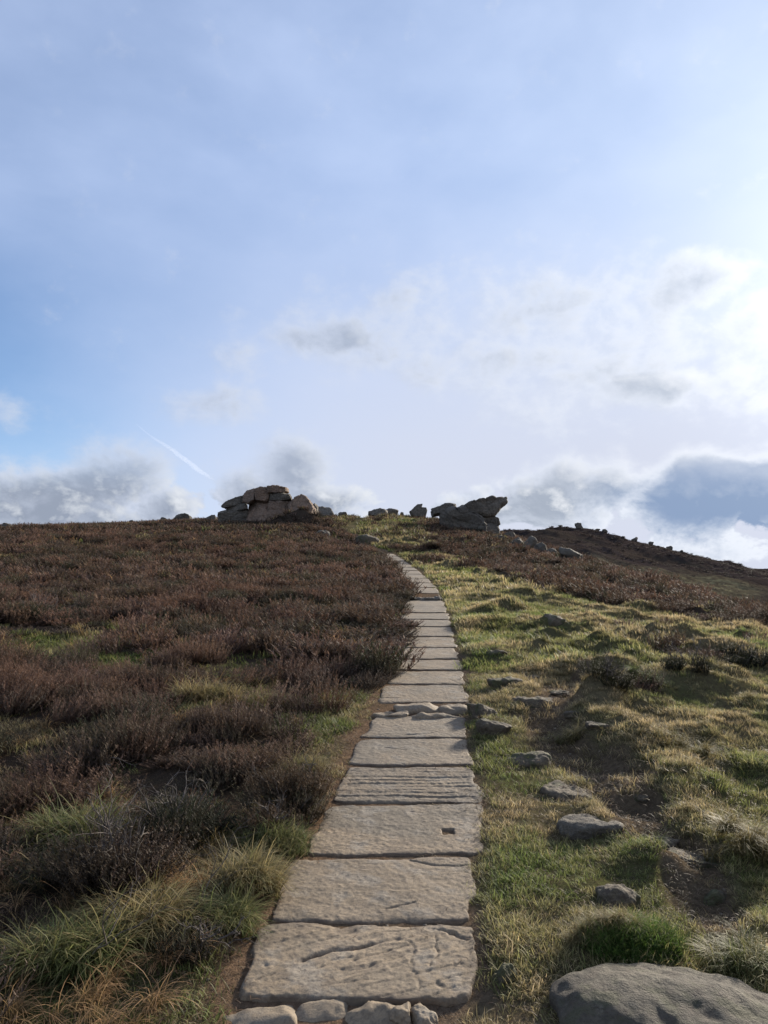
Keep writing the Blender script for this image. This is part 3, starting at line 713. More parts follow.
ROCKS = [ # name, px, row, w, h, d, label, kw
 ('boulder', 698, 1058, .86, .12, .58, 'largest rounded grey boulder, cut by the bottom edge beside the grass tussock', dict(seed=3, sink=.45, power=2.3, npts=70, amp=.028, vox=70, mat=M_ROCKBIG, tilt=(0, .05))),
 ('boulder', 622, 912, .22, .10, .18, 'small pale domed rock just behind the green tussock above the largest boulder', dict(seed=5, sink=.35, power=2.3, npts=40, mat=M_ROCKTURF)),
 ('boulder', 571, 798, .30, .07, .30, 'smooth flat grey rock lying slantwise in the turf left of the muddy hollow', dict(seed=8, sink=0.62, rz=-.5, tilt=(0, .16), power=2.6, npts=50, mat=M_ROCKTURF)),
 ('boulder', 597, 832, .36, .07, .22, 'wide brownish flat rock just below the slanting smooth grey rock', dict(seed=9, sink=0.62, power=2.6, npts=40, amp=.04, mat=M_ROCK)),
 ('boulder', 530, 766, .30, .11, .2, 'low brown rock in straw grass right of the clean flagstones', dict(mat=M_ROCKTURF, seed=12, sink=0.52, power=2.4, tilt=(0, .12))),
 ('boulder', 706, 866, .34, .06, .2, 'long thin flat rock with grass growing under its edge, right side of the slope', dict(seed=14, sink=0.62, tilt=(0, .1), power=2.5, npts=40, mat=M_ROCKTURF)),
 ('boulder', 482, 716, .24, .13, .22, 'dark lichened rock at the right end of the broken rock band', dict(mat=M_ROCKTURF, seed=21, sink=0.47, rz=.6, tilt=(0, .3))),
 ('boulder', 496, 733, .27, .12, .2, 'rounded dark rock in moss, nearer of the two beside the broken rock band', dict(mat=M_ROCKTURF, seed=22, sink=0.47, tilt=(0, .2), power=2.3, npts=30)),
 ('boulder', 535, 704, .42, .08, .32, 'broad dark flat rock in the turf level with the broken rock band', dict(mat=M_ROCKTURF, seed=24, sink=0.62, power=2.4, npts=40)),
 ('boulder', 506, 686, .34, .12, .24, 'dark hummocky rock beside the second flagstone behind the broken band', dict(mat=M_ROCKTURF, seed=25, sink=0.52, power=2.3, npts=30)),
 ('boulder', 559, 697, .26, .09, .2, 'mossy grey rock behind the broad dark flat rock', dict(mat=M_ROCKTURF, seed=26, sink=0.52)),
 ('boulder', 531, 680, .20, .07, .2, 'little rock in short turf behind the dark hummocky rock', dict(mat=M_ROCKTURF, seed=27, sink=0.52)),
 ('boulder', 600, 728, .17, .05, .15, 'small stone at the top of the muddy hollow below the leafy mound', dict(mat=M_ROCKTURF, seed=28, sink=0.52)),
 ('boulder', 505, 985, .10, .06, .10, 'small brown stone against the turf edge right of the nearest flagstone', dict(mat=M_ROCKTURF, seed=30, sink=0.52)),
 ('boulder', 662, 846, .22, .05, .14, 'low grey rock at the foot of the muddy hollow', dict(seed=31, sink=0.62, mat=M_ROCKTURF)),
 ('boulder', 497, 655, .30, .07, .2, 'low stone in the grass beside the fourth flagstone behind the broken band', dict(mat=M_ROCKTURF, seed=101, sink=.5)),
 ('boulder', 575, 715, .16, .04, .12, 'small stone lying on the bare earth at the top of the worn trail', dict(mat=M_ROCKTURF, seed=102, sink=.5)),
 ('boulder', 640, 800, .13, .04, .10, 'small stone at the right edge of the worn muddy trail', dict(mat=M_ROCKTURF, seed=103, sink=.5)),
 ('boulder', 720, 905, .16, .05, .12, 'half buried stone in bare peat between the thin flat rock and the largest boulder', dict(mat=M_ROCKTURF, seed=106, sink=.55)),
 ('boulder', 552, 622, .5, .12, .4, 'stone in the turf of the upper right slope below the brown heather', dict(mat=M_ROCKTURF, seed=107, sink=.5)),
 ('boulder', 510, 538, .9, .5, .7, 'rock at the right foot of the right tor on the falling ridge', dict(mat=M_ROCKFAR, seed=108, sink=.3)),
 ('boulder', 500, 541, .6, .35, .5, 'small rock in the heather under the right tor beak', dict(mat=M_ROCKFAR, seed=109, sink=.3)),
 ('boulder', 552, 556, .6, .4, .5, 'small rock between the dark boulder and the long pale slab below the right tor', dict(mat=M_ROCK, seed=110, sink=.3)),
 ('boulder', 343, 515, 1.1, .55, .8, 'low rock on the skyline midway between the left tor and the twin rocks', dict(mat=M_ROCKFAR, seed=111, sink=.35)),
 ('boulder', 212, 520, 1.0, .5, .8, 'low rock on the skyline just left of the left tor', dict(mat=M_ROCKFAR, seed=112, sink=.35)),
 # broken band across the path
 ('rock_slab', 419, 713, .46, .075, .30, 'lens shaped broken rock slab in the middle of the rock band across the path', dict(seed=40, sink=.35, power=3, tilt=(.03, .03), mat=M_SLAB, amp=.03, rz=.1)),
 ('rock_slab', 390, 718, .36, .045, .24, 'left piece of the rock band across the path, brown and split in layers', dict(seed=41, sink=.4, power=3, rz=-.2, tilt=(0, -.06), mat=M_SLAB)),
 ('rock_slab', 455, 713, .36, .05, .28, 'right piece of the rock band across the path', dict(seed=42, sink=.4, power=3.5, rz=.1, mat=M_SLAB)),
 ('rock_slab', 434, 719, .55, .028, .14, 'thin rock sliver along the front of the rock band across the path', dict(seed=43, sink=.5, power=4, mat=M_SLAB)),
 # pair on upper path
 ('boulder', 418, 601, .42, .11, .3, 'left rock of the pair lying across the upper path', dict(seed=44, sink=.4)),
 ('boulder', 433, 601, .46, .12, .3, 'right rock of the pair lying across the upper path', dict(seed=45, sink=.4)),
 # rubble at the foot
 ('broken_stone', 256, 1026, .36, .035, .2, 'leftmost pale broken stone below the nearest flagstone', dict(seed=50, sink=.8, power=6, amp=.03, mat=M_SLAB)),
 ('broken_stone', 322, 1027, .36, .03, .2, 'long pale broken stone below the middle of the nearest flagstone', dict(seed=51, sink=.8, power=6, amp=.03, mat=M_SLAB)),
 ('broken_stone', 376, 1026, .24, .035, .17, 'lumpy broken stone below the nearest flagstone, left of the two rounded ones', dict(seed=52, sink=.62, mat=M_SLAB)),
 ('broken_stone', 400, 1025, .12, .055, .12, 'rounded broken stone standing highest below the nearest flagstone', dict(seed=53, sink=.45, mat=M_SLAB, power=2.4)),
 ('broken_stone', 424, 1026, .11, .045, .11, 'rightmost rounded broken stone below the nearest flagstone', dict(seed=54, sink=.45, mat=M_SLAB, power=2.4)),
 # skyline and mid distance
 ('boulder', 367, 544, 1.3, .55, .9, 'grey squat boulder on the left side where the path vanishes', dict(seed=160, sink=.4, power=2.2, npts=40, mat=M_ROCKTURF)),
 ('boulder', 322, 537, .95, .42, .7, 'pale low rock in the heather below the left tor', dict(seed=61, sink=.35, mat=M_ROCKNEAR)),
 ('boulder', 378, 516, 1.75, .82, 1.2, 'left lump of the twin rocks on the skyline between the tors', dict(seed=62, sink=.25, mat=M_ROCKFAR, power=2.6)),
 ('boulder', 391, 516, 1.65, .70, 1.1, 'right lump of the twin rocks on the skyline between the tors', dict(seed=63, sink=.25, mat=M_ROCKFAR, power=2.6)),
 ('boulder', 401.5, 513, .35, .35, .35, 'tiny stone on the skyline just right of the twin rocks', dict(seed=64, sink=.25, mat=M_ROCKFAR)),
 ('boulder', 324, 515, 1.9, 1.0, 1.4, 'dark low rock on the skyline just right of the left tor', dict(seed=65, sink=.3, mat=M_ROCKFAR)),
 ('boulder', 181, 521, 1.9, .7, 1.3, 'wide low rock on the skyline left of the left tor', dict(seed=66, sink=.3, mat=M_ROCKFAR, power=4)),
 ('boulder', 164, 522, .8, .5, .8, 'small rock on the skyline touching the left end of the wide low rock', dict(seed=67, sink=.3, mat=M_ROCKFAR)),
 ('boulder', 5, 530, .8, .45, .6, 'rock on the skyline at the far left edge of the picture', dict(seed=68, sink=.3, mat=M_ROCKFAR)),
 ('boulder', 131, 524, .45, .4, .4, 'smallest rock on the left skyline, alone in the heather', dict(seed=69, sink=.3, mat=M_ROCKFAR)),
 ('leaning_slab', 529, 551, .55, .85, .9, 'upright leaning grey slab at the lower right foot of the right tor', dict(seed=70, sink=.2, mat=M_ROCK, tilt=(-.2, .75), power=5)),
 ('boulder', 541, 553, .6, .6, .7, 'dark boulder just right of the leaning slab at the foot of the right tor', dict(seed=71, sink=.3, mat=M_ROCKFAR)),
 ('leaning_slab', 573, 560, 1.35, .42, .9, 'long pale slab sloping down to the right, lowest of the right tor stones', dict(seed=72, sink=.3, mat=M_ROCK, tilt=(-.1, .42), power=4)),
 ('boulder', 518, 546, .8, .5, .7, 'rounded rock on the slope just above the leaning slab', dict(seed=73, sink=.35, mat=M_ROCKFAR)),
 ('boulder', 578, 531, 3.6, 2.0, 3, 'highest knob of rock on top of the distant brown hill', dict(seed=80, sink=.35, mat=M_ROCKFAR, keep=False, strata=.01)),
 ('boulder', 634, 541, 3.0, 1.5, 3, 'rock knob on the falling ridge of the distant hill, nearest its middle', dict(seed=81, sink=.35, mat=M_ROCKFAR, keep=False)),
 ('boulder', 650, 544, 2.2, 1.2, 2, 'small rock on the distant ridge just right of the middle knob', dict(seed=82, sink=.35, mat=M_ROCKFAR, keep=False)),
 ('boulder', 668, 550, 2.6, 1.4, 2, 'lowest rock on the falling ridge of the distant hill', dict(seed=83, sink=.35, mat=M_ROCKFAR, keep=False)),
 ('boulder', 604, 534, 2.4, 1.1, 2, 'small rock on the distant ridge right of its highest knob', dict(seed=84, sink=.35, mat=M_ROCKFAR, keep=False)),
]
def crest_at(px, row):
    """point of the near hill's crest under a skyline pixel (falls back from the far hills)"""
    p = at(px, row)
    if p[1] < 110: return p
    u = (px - 384) / FPX / math.cos(PITCH)
    ys = np.linspace(12, 100, 600); z = H(ys * u, ys); e = (z - CAMH) / ys; k = int(np.argmax(e))
    return np.array([ys[k] * u, ys[k], z[k]])
for (nm, px, row, w, h, d, lb, kw) in ROCKS:
    kw = dict(kw)
    if 490 < row < 526 or row == 530:
        p = crest_at(px, row); kw['where'] = p
    if kw.get('keep') is False:      # on the distant ridge
        u = (px - 384) / FPX / math.cos(PITCH); ys = np.linspace(150, 420, 600); z = H(ys * u, ys); k = int(np.argmax((z - CAMH) / ys)); kw['where'] = np.array([ys[k] * u, ys[k], z[k]])
    boulder(nm, px, row, w, h, d, lb, 'stones of the hillside', nm.replace('_', ' '), **kw)

for k_, px_ in enumerate([560, 597, 622, 680, 707, 738]):
    u = (px_ - 384) / FPX / math.cos(PITCH); ys = np.linspace(150, 420, 600); z = H(ys * u, ys); kk = int(np.argmax((z - CAMH) / ys))
    boulder('boulder', px_, 0, 1.4 + 1.6 * random.random(), .4 + .35 * random.random(), 1.6, 'tiny dark stone breaking the skyline of the distant hill', 'tiny stones on the distant ridge', seed=860 + k_, where=np.array([ys[kk] * u, ys[kk], z[kk]]), keep=False, mat=M_ROCKFAR, vox=14)
# shaped blocks of the two tors: outline in the x-z plane at a distance, with real depth
def block(name, pts, dist, depth, label, group, mat, seed=1, yoff=0.0, amp=.035, strata=0.0, skew=0.0, vox=56, taper=.86):
    """pts: outline (px,row), turned into metres at distance dist"""
    W = []
    for (px, row) in pts:
        d = ray(px, row); t = dist / d[1]; W.append((d[0] * t, CAMH + d[2] * t))
    W = np.array(W); c = W.mean(0); size = max(np.ptp(W[:, 0]), np.ptp(W[:, 1]))
    V = []; n = len(W); F = []
    lay = [(-.5, taper * 1.06), (-.36, 1.06), (.36, 1.06), (.5, taper * 1.06)]
    r = np.random.default_rng(seed); tw = r.normal() * .45; tv = abs(r.normal()) * .35
    for (yy, sc) in lay:
        Q = c + (W - c) * sc
        for q in Q: V.append((q[0] + skew * yy * depth + r.normal() * .015 * size, dist + yoff + yy * depth + r.normal() * .07 * depth + tw * (q[0] - c[0]) + tv * (q[1] - c[1]), q[1] + r.normal() * .015 * size))
    for l in range(3):
        for i in range(n):
            j = (i + 1) % n; F.append([l * n + i, l * n + j, (l + 1) * n + j, (l + 1) * n + i])
    F.append(list(range(n))[::-1]); F.append([3 * n + i for i in range(n)])
    V, N, F = remesh(V, F, size / vox, 1)
    V = rough(V, N, size, amp * 1.7, strata, seed)
    c3 = V.mean(0); c3[2] = V[:, 2].min()
    o = mesh_np(name, V - c3, F, mat, None, True); o.location = c3
    tag(o, label, 'rock', group); return o
def Z3(x, y): return (200 + x / 4.267, 470 + y / 4.267)
def Z4(x, y): return (360 + x / 3.49, 480 + y / 3.49)
pL = crest_at(268, 524); pR = crest_at(470, 529)
DL = float(at0(268, 524)[1]) + .2; DR = pR[1] - 1.5
print('tor distances', DL, DR, pL, pR)
GL = 'blocks of the left tor'; GR = 'blocks of the right tor'
def bl(pts, f): return [f(*p) for p in pts]
LB = [
 ([(98, 158), (120, 140), (160, 116), (188, 112), (192, 150), (150, 160), (112, 168)], 1.3, 0.0, M_ROCKFAR, 'wedge shaped block jutting left from the left tor', 0),
 ([(112, 166), (150, 158), (200, 148), (208, 172), (160, 184), (115, 182)], 1.6, .1, M_ROCKFAR, 'thin block under the wedge at the left end of the left tor', 0),
 ([(92, 185), (130, 178), (200, 172), (214, 188), (212, 290), (150, 290), (95, 280)], 1.9, .0, M_ROCKFAR, 'broad lowest block at the left foot of the left tor', .01),
 ([(190, 112), (205, 95), (232, 82), (243, 96), (240, 135), (215, 148), (194, 142)], 1.4, -.1, M_ROCKRED, 'rounded pinkish block left of the tor summit', 0),
 ([(236, 84), (262, 76), (300, 78), (300, 128), (285, 140), (244, 136)], 1.6, .0, M_ROCKRED, 'squarish pinkish block at the summit of the left tor', 0),
 ([(292, 74), (330, 70), (368, 73), (370, 90), (352, 98), (318, 104), (296, 106)], 1.5, .1, M_ROCKRED, 'flat cap block overhanging right at the top of the left tor', .01),
 ([(300, 106), (345, 100), (384, 104), (386, 128), (345, 138), (303, 134)], 1.7, .3, M_ROCKFAR, 'grey block beneath the flat cap of the left tor', 0),
 ([(206, 148), (245, 134), (300, 138), (312, 160), (306, 200), (275, 285), (255, 300), (212, 300), (210, 205)], 2.0, -.2, M_ROCKRED, 'tallest pinkish pillar block in the middle of the left tor', .0),
 ([(305, 140), (345, 132), (410, 134), (424, 160), (424, 250), (330, 260), (300, 250)], 2.0, .2, M_ROCKRED, 'low pinkish block right of the pillar of the left tor', .01),
 ([(385, 150), (408, 120), (435, 110), (452, 118), (480, 150), (488, 172), (484, 250), (400, 250)], 1.9, -.1, M_ROCKRED, 'peaked block forming the right shoulder of the left tor', .0),
 ([(476, 152), (490, 144), (500, 156), (504, 230), (470, 235)], 1.0, .2, M_ROCKFAR, 'small block at the right end of the left tor', .0),
]
for k, (pts, dep, yo, m, lb, st) in enumerate(LB):
    block('tor_block', bl(pts, Z3), DL, dep, lb, GL, m, seed=500 + k, yoff=yo, strata=.016, amp=.034)
RB = [
 ([(250, 104), (268, 90), (300, 80), (330, 84), (334, 108), (290, 118), (256, 122)], 1.3, .6, M_ROCKFAR, 'low hump block at the left end of the right tor'),
 ([(330, 104), (362, 90), (400, 76), (436, 62), (462, 58), (472, 68), (506, 64), (503, 75), (484, 96), (466, 124), (440, 130), (400, 122), (345, 122)], 1.5, .0, M_ROCKFAR, 'beaked top slab of the right tor pointing up to the right'),
 ([(398, 108), (436, 112), (460, 122), (480, 136), (486, 156), (450, 168), (410, 150)], 1.5, .25, M_ROCKFAR, 'dark block directly under the beak of the right tor'),
 ([(286, 118), (320, 104), (372, 112), (400, 132), (430, 160), (440, 215), (380, 220), (310, 200), (284, 160)], 1.6, -.4, M_ROCKFAR, 'broad sloping slab at the front left of the right tor'),
 ([(372, 128), (402, 122), (430, 140), (424, 160), (392, 158)], 1.0, -.7, M_ROCK, 'grey block leaning on the middle of the right tor'),
 ([(420, 158), (456, 152), (478, 166), (486, 215), (440, 225), (416, 210)], 1.2, -.5, M_ROCKFAR, 'block at the foot of the right tor below the beak'),
]
for k, (pts, dep, yo, m, lb) in enumerate(RB):
    block('tor_block', bl(pts, Z4), DR, dep, lb, GR, m, seed=600 + k, yoff=yo, strata=.014, amp=.035)
pW = crest_at(418, 512)
block('tor_block', bl([(172, 112), (186, 100), (203, 86), (219, 84), (214, 95), (232, 97), (234, 106), (226, 132), (186, 132)], Z4), pW[1], .9, 'winged lone rock on the skyline between the twin rocks and the right tor', 'lone skyline rocks', M_ROCKFAR, seed=701)

# ------------------------------------------------------------------ vegetation
import time as _t
HT = {0: [heather_tpl(i, 62, 34, leaf=.0135, w=.0018) for i in range(6)],
      1: [heather_tpl(20 + i, 34, 18, w=.0025, leaf=.026) for i in range(5)],
      2: [heather_tpl(40 + i, 18, 9, w=.005, leaf=.045, segs=2) for i in range(5)],
      3: [heather_tpl(60 + i, 9, 5, w=.014, leaf=.055, segs=1) for i in range(5)]}
GSHORT = {0: [grass_tpl(i, 26, .055, .0016, .05, .9, .5, 3) for i in range(6)], 1: [grass_tpl(10 + i, 16, .065, .003, .06, .9, .5, 2) for i in range(5)], 2: [grass_tpl(16 + i, 9, .10, .008, .10, .8, .3, 2) for i in range(5)]}
GLONG = {0: [grass_tpl(30 + i, 52, .215, .0023, .055, 1.7, .75, 5, .9) for i in range(6)], 1: [grass_tpl(40 + i, 34, .24, .0032, .06, 1.3, .7, 3, .7) for i in range(5)], 2: [grass_tpl(50 + i, 14, .24, .010, .10, 1.0, .5, 2, .7) for i in range(5)]}

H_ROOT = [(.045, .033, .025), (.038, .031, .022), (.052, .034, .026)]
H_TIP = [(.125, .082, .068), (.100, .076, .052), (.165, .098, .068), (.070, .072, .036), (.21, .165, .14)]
H_W = [.34, .22, .14, .22, .08]
HE = Scatter()
def heather_zone(y0, y1, dens, lod, scale, umax=.66):
    x, y = sample(y0, y1, dens, umax)
    s = x - pathx(y)
    p = np.where(s < 0, heatherL(x, y), heatherR(x, y))
    gap = np.where(s < 0, sstep(-.15, .25, fbm2(x / 1.4, y / 1.4, 3, 133) + .42), 1)   # thin places where grass shows
    p = p * (.25 + .75 * gap) * (1 - greenpatch(x, y) * .9)
    p = p * (1 - longgrassL(x, y) * .62)
    p = np.where((y > 26) & (np.abs(s) > .6), np.maximum(p, .75 * sstep(-.05, .35, fbm2(x / 1.8, y / 3.0, 3, 161) + .15 * sstep(30, 50, y))), p)
    p = np.where((y > 38) & (np.abs(s) < 6) & (s > 0), p * .8, p)
    # odd small heather bushes on the right-hand grass
    q = (s > 1.6) & (y > 5) & (y < 14) & (fbm2(x / .8, y / .8, 3, 151) > .68) & (x / y > .30)
    p = np.where(q, .8, p)
    p = np.where((s < -.36) & (s > -1.1) & (y > 7.8) & (y < 34), np.maximum(p, .95 * heatherL(x, y)), p)
    cell = np.clip(.5 + .9 * fbm2(x / .42, y / .42, 2, 147) + .45 * fbm2(x / 1.7, y / 1.7, 2, 148), 0, 1)
    p = p * np.where((y < 40) & ~((s < 0) & (s > -1.1) & (y > 7.8)), .34 + .66 * sstep(.12, .36, cell), 1)
    m = (RG.random(len(x)) < p) & clear_of(x, y, .03) & (np.abs(s) > np.where((s < 0) & (y > 7), .36, .5))
    x, y, cell = x[m], y[m], cell[m]; n = len(x)
    zone = fbm2(x / 2.6, y / 3.4, 3, 141); zone2 = fbm2(x / .9, y / .9, 2, 143)
    tip = cols(n, H_TIP, H_W)
    pk = np.clip(((fbm2(x / .7, y / .7, 3, 145) * .75 + .5 + .16 * RG.normal(size=n)) * 5).astype(int), 0, 4)
    tip = .35 * tip + .65 * np.array([(.27, .150, .094), (.175, .105, .080), (.105, .078, .052), (.24, .135, .090), (.060, .066, .030)])[pk] * (1 + .15 * RG.normal(size=(n, 1)))
    tip = tip * (1 + .28 * zone[:, None]) * (1 - .12 * sstep(9, 6, y))[:, None]; 
    g = sstep(.15, .6, -zone - .25 * (y < 9))[:, None] * .6 + sstep(8, 4.5, y)[:, None] * .30
    tip = tip * (1 - g * .6) + np.array([.058, .066, .032]) * g * .6
    rd = sstep(.2, .6, zone2)[:, None] * .5
    tip = tip * (1 - rd) + np.array([.18, .095, .060]) * rd
    sc = scale * (.7 + .6 * RG.random(n)) * (1 + .25 * zone2)
    sm = s[m]; sc = sc * np.where((sm < -.2) & (sm > -2.2) & (y > 7.5) & (y < 20), 1.22, 1)
    if lod < 3: sc = sc * np.where((sm > 0) & (y < 16) & (x / y < .62), .75, 1)
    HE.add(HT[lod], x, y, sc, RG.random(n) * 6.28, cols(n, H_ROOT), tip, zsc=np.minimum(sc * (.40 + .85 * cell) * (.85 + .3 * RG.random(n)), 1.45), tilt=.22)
heather_zone(1.2, 4.6, 32, 0, .80, 1.15)
heather_zone(4.6, 8.5, 31, 0, .92, .85)
heather_zone(8.5, 17, 17, 1, 1.10, .74)
heather_zone(17, 36, 12, 2, 1.25, .62)
heather_zone(36, 105, 5.5, 3, 1.6, .60)
# distant hillside: coarse heather and bilberry
def far_zone():
    x, y = sample(110, 330, .40, .62, .10)
    m = (fbm2(x / 30, y / 12, 3, 77) < .35); m &= ~((y > 130) & (y < 225) & (RG.random(len(x)) < .93) & (x / y > .25)); x, y = x[m], y[m]; n = len(x)
    sc = 3.2 * (.6 + .8 * RG.random(n))
    HE.add(HT[3], x, y, sc, RG.random(n) * 6.28, cols(n, [(.035, .026, .022)]), cols(n, [(.075, .056, .052), (.06, .055, .036), (.045, .036, .034)]), zsc=sc * .4)
far_zone()
o = HE.build('heather', M_HEATHER); tag(o, 'brown winter heather covering the moor on both sides of the path', 'heather', kind='stuff')

GR_ = Scatter()
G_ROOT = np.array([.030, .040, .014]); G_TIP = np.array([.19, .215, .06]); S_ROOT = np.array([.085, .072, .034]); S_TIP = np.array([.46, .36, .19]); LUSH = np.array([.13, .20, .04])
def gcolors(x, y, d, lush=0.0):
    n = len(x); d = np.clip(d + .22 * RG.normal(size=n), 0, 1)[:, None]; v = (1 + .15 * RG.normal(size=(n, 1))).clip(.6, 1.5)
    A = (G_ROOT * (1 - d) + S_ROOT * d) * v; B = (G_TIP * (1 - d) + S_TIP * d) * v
    lz = sstep(.2, .6, fbm2(x / .7, y / .7, 3, 171))[:, None] * (1 - d) * .7
    B = B * (1 - lz) + LUSH * lz
    return A, B
def grass_zone(y0, y1, dens, lod, sc0, umax=.66):
    x, y = sample(y0, y1, dens, umax)
    s = x - pathx(y); w = pathw(y)
    hl = np.where(s < 0, heatherL(x, y), heatherR(x, y))
    edge = sstep(w - .05, w + .10, np.abs(s) + .09 * fbm2(x / .22, y / .22, 3, 181))
    pl = np.where(s < 0, sstep(.47, .62, np.abs(s) + .12 * fbm2(x / .3, y / .3, 3, 183)), edge)
    p = pl * (1 - .9 * np.clip(hl, 0, 1)) * (1 - .86 * track(x, y))
    thin = sstep(-.50, .05, fbm2(x / .5, y / .5, 4, 187)); p = p * (.35 + .65 * thin)
    gap = sstep(.1, -.3, fbm2(x / 1.4, y / 1.4, 3, 133) + .42)
    p = np.where((s < 0), np.maximum(p, np.maximum(gap * .5 * (y < 30), greenpatch(x, y)) * pl), p)
    m = (RG.random(len(x)) < p) & clear_of(x, y, -.015) & ~on_slab(x, y, -.045)
    x, y, s = x[m], y[m], s[m]; n = len(x)
    d = dryness(x, y) + .14 * (y < 4.5) - .45 * greenpatch(x, y) - .10 + .5 * track(x, y) + .35 * np.maximum(0, fbm2(x / .62, y / .5, 2, 55)) * (s > .6)
    A, B = gcolors(x, y, d)
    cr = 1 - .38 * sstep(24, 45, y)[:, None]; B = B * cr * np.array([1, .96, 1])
    B = np.where((s > 0)[:, None], B * 1.32, B); A = np.where((s > 0)[:, None], A * 1.4, A)
    sc = sc0 * (.6 + .8 * RG.random(n)) * (1 + .35 * fbm2(x / .5, y / .5, 2, 191)).clip(.5, 2)
    rot = 2.6 + .9 * fbm2(x / .8, y / .8, 2, 193) * 3
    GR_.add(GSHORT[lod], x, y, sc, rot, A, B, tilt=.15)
grass_zone(.9, 2.3, 420, 0, 1.0, 1.4)
grass_zone(2.3, 4.5, 800, 0, .85, 1.1)
grass_zone(4.5, 8.5, 420, 0, 1.0, .82)
grass_zone(8.5, 17, 210, 1, 1.25)
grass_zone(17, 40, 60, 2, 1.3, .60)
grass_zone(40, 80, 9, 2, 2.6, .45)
# longer pale grass: hummocks on the right, bent grass at the near left, tufts through the heather
def long_zone(y0, y1, dens, lod, sc0, umax=.66):
    x, y = sample(y0, y1, dens, umax)
    s = x - pathx(y)
    right = np.maximum(0, fbm2(x / .62, y / .5, 2, 55))
    hl = np.where(s < 0, heatherL(x, y), heatherR(x, y))
    pr = sstep(.10, .5, right) * sstep(.6, 1.5, s) * (1 - .85 * hl) * (1 - track(x, y)) * .75
    pr = np.maximum(pr, .25 * (s > .8) * sstep(.1, .45, fbm2(x / 1.0, y / 1.0, 2, 201)) * (1 - hl) * (1 - track(x, y)))
    gap = sstep(.1, -.3, fbm2(x / 1.4, y / 1.4, 3, 133) + .42)
    straw_ = sstep(.12, .40, fbm2(x / .55, y / .6, 3, 209)); pl = np.maximum(np.maximum(longgrassL(x, y) * .9, gap * .55), np.maximum(.05 * (y > 6), .5 * straw_ * (y < 11))) * (s < -.70)
    pl = np.maximum(pl, .35 * (s < -.62) * (s > -1.15) * (y < 9) * sstep(-.1, .4, fbm2(x / .5, y / .5, 2, 203)))
    p = np.where(s < 0, pl, pr)
    m = (RG.random(len(x)) < p) & clear_of(x, y, .0) & (np.abs(s) > .60); x, y, s = x[m], y[m], s[m]; n = len(x)
    d = np.where(s > 0, dryness(x, y) * .8 + .34, .70 + .5 * fbm2(x / .6, y / .6, 3, 205))
    A, B = gcolors(x, y, d)
    lf = (s < 0)[:, None]
    B = np.where(lf, B * np.array([1.15, .86, .82]), B)
    sc = sc0 * np.where(s > 0, .42, .66) * (.6 + .7 * RG.random(n))
    rot = np.where(s > 0, -1.3, -.6) + 1.3 * fbm2(x / .7, y / .7, 2, 207)
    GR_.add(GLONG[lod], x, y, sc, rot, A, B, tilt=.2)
long_zone(1.2, 5.0, 75, 0, .95, 1.1)
long_zone(5.0, 9, 34, 0, 1.05)
long_zone(9, 18, 16, 1, 1.25)
long_zone(18, 45, 4.5, 2, 1.5, .6)
o = GR_.build('grass', M_GRASS); tag(o, 'green and straw coloured rough grass on the slope', 'grass', kind='stuff')

# ---- dead litter: curled bits of old grass and heather on the bare ground
LT = Scatter()
def litter_tpl(seed, n=14, L=.022, R=.05, w=.0013):
    r = np.random.default_rng(seed); V = []; F = []; T = []; RN = []
    for i in range(n):
        p = np.array([r.normal() * R, r.normal() * R, .002 + .008 * r.random()]); a = r.random() * 6.28; l = L * (.5 + r.random())
        d = np.array([math.cos(a), math.sin(a), r.normal() * .25]); sd = np.array([-math.sin(a), math.cos(a), 0]) * w
        k = len(V); mid = p + d * l * .5 + [0, 0, .004]; V += [p - sd, p + sd, mid - sd, mid + sd, p + d * l + np.array([r.normal() * .006, r.normal() * .006, 0])]
        F += [[k, k + 1, k + 3], [k, k + 3, k + 2], [k + 2, k + 3, k + 4]]; q = r.random(); T += [.5] * 5; RN += [q] * 5
    return np.array(V), np.array(F), np.array(T), np.array(RN)
LTP = [litter_tpl(i) for i in range(6)]
def litter_zone(y0, y1, dens, sc):
    x, y = sample(y0, y1, dens)
    s = x - pathx(y); w = pathw(y)
    p = np.where(s < 0, sstep(1.25, .7, np.abs(s)), sstep(.95, .5, np.abs(s)) * .6) * sstep(w - .04, w + .03, np.abs(s))
    p = np.maximum(p, track(x, y)); p = np.maximum(p, .35 * (s > 0) * (y < 6))
    m = (RG.random(len(x)) < p) & ~on_slab(x, y, .01) & clear_of(x, y, -.02); x, y, s = x[m], y[m], s[m]; n = len(x)
    c = cols(n, [(.16, .10, .06), (.22, .15, .09), (.09, .055, .036), (.28, .215, .13)], [.35, .25, .25, .15])
    c = np.where((s > 0)[:, None], c * .75, c)
    LT.add(LTP, x, y, np.full(n, sc) * (.6 + .8 * RG.random(n)), RG.random(n) * 6.28, c, c, jitter=.5)
litter_zone(1.2, 4.5, 420, 1.0); litter_zone(4.5, 9, 200, 1.4)
o = LT.build('plant_litter', M_GRASS); tag(o, 'dead brown grass and heather bits on the bare path edges', 'litter', kind='stuff')

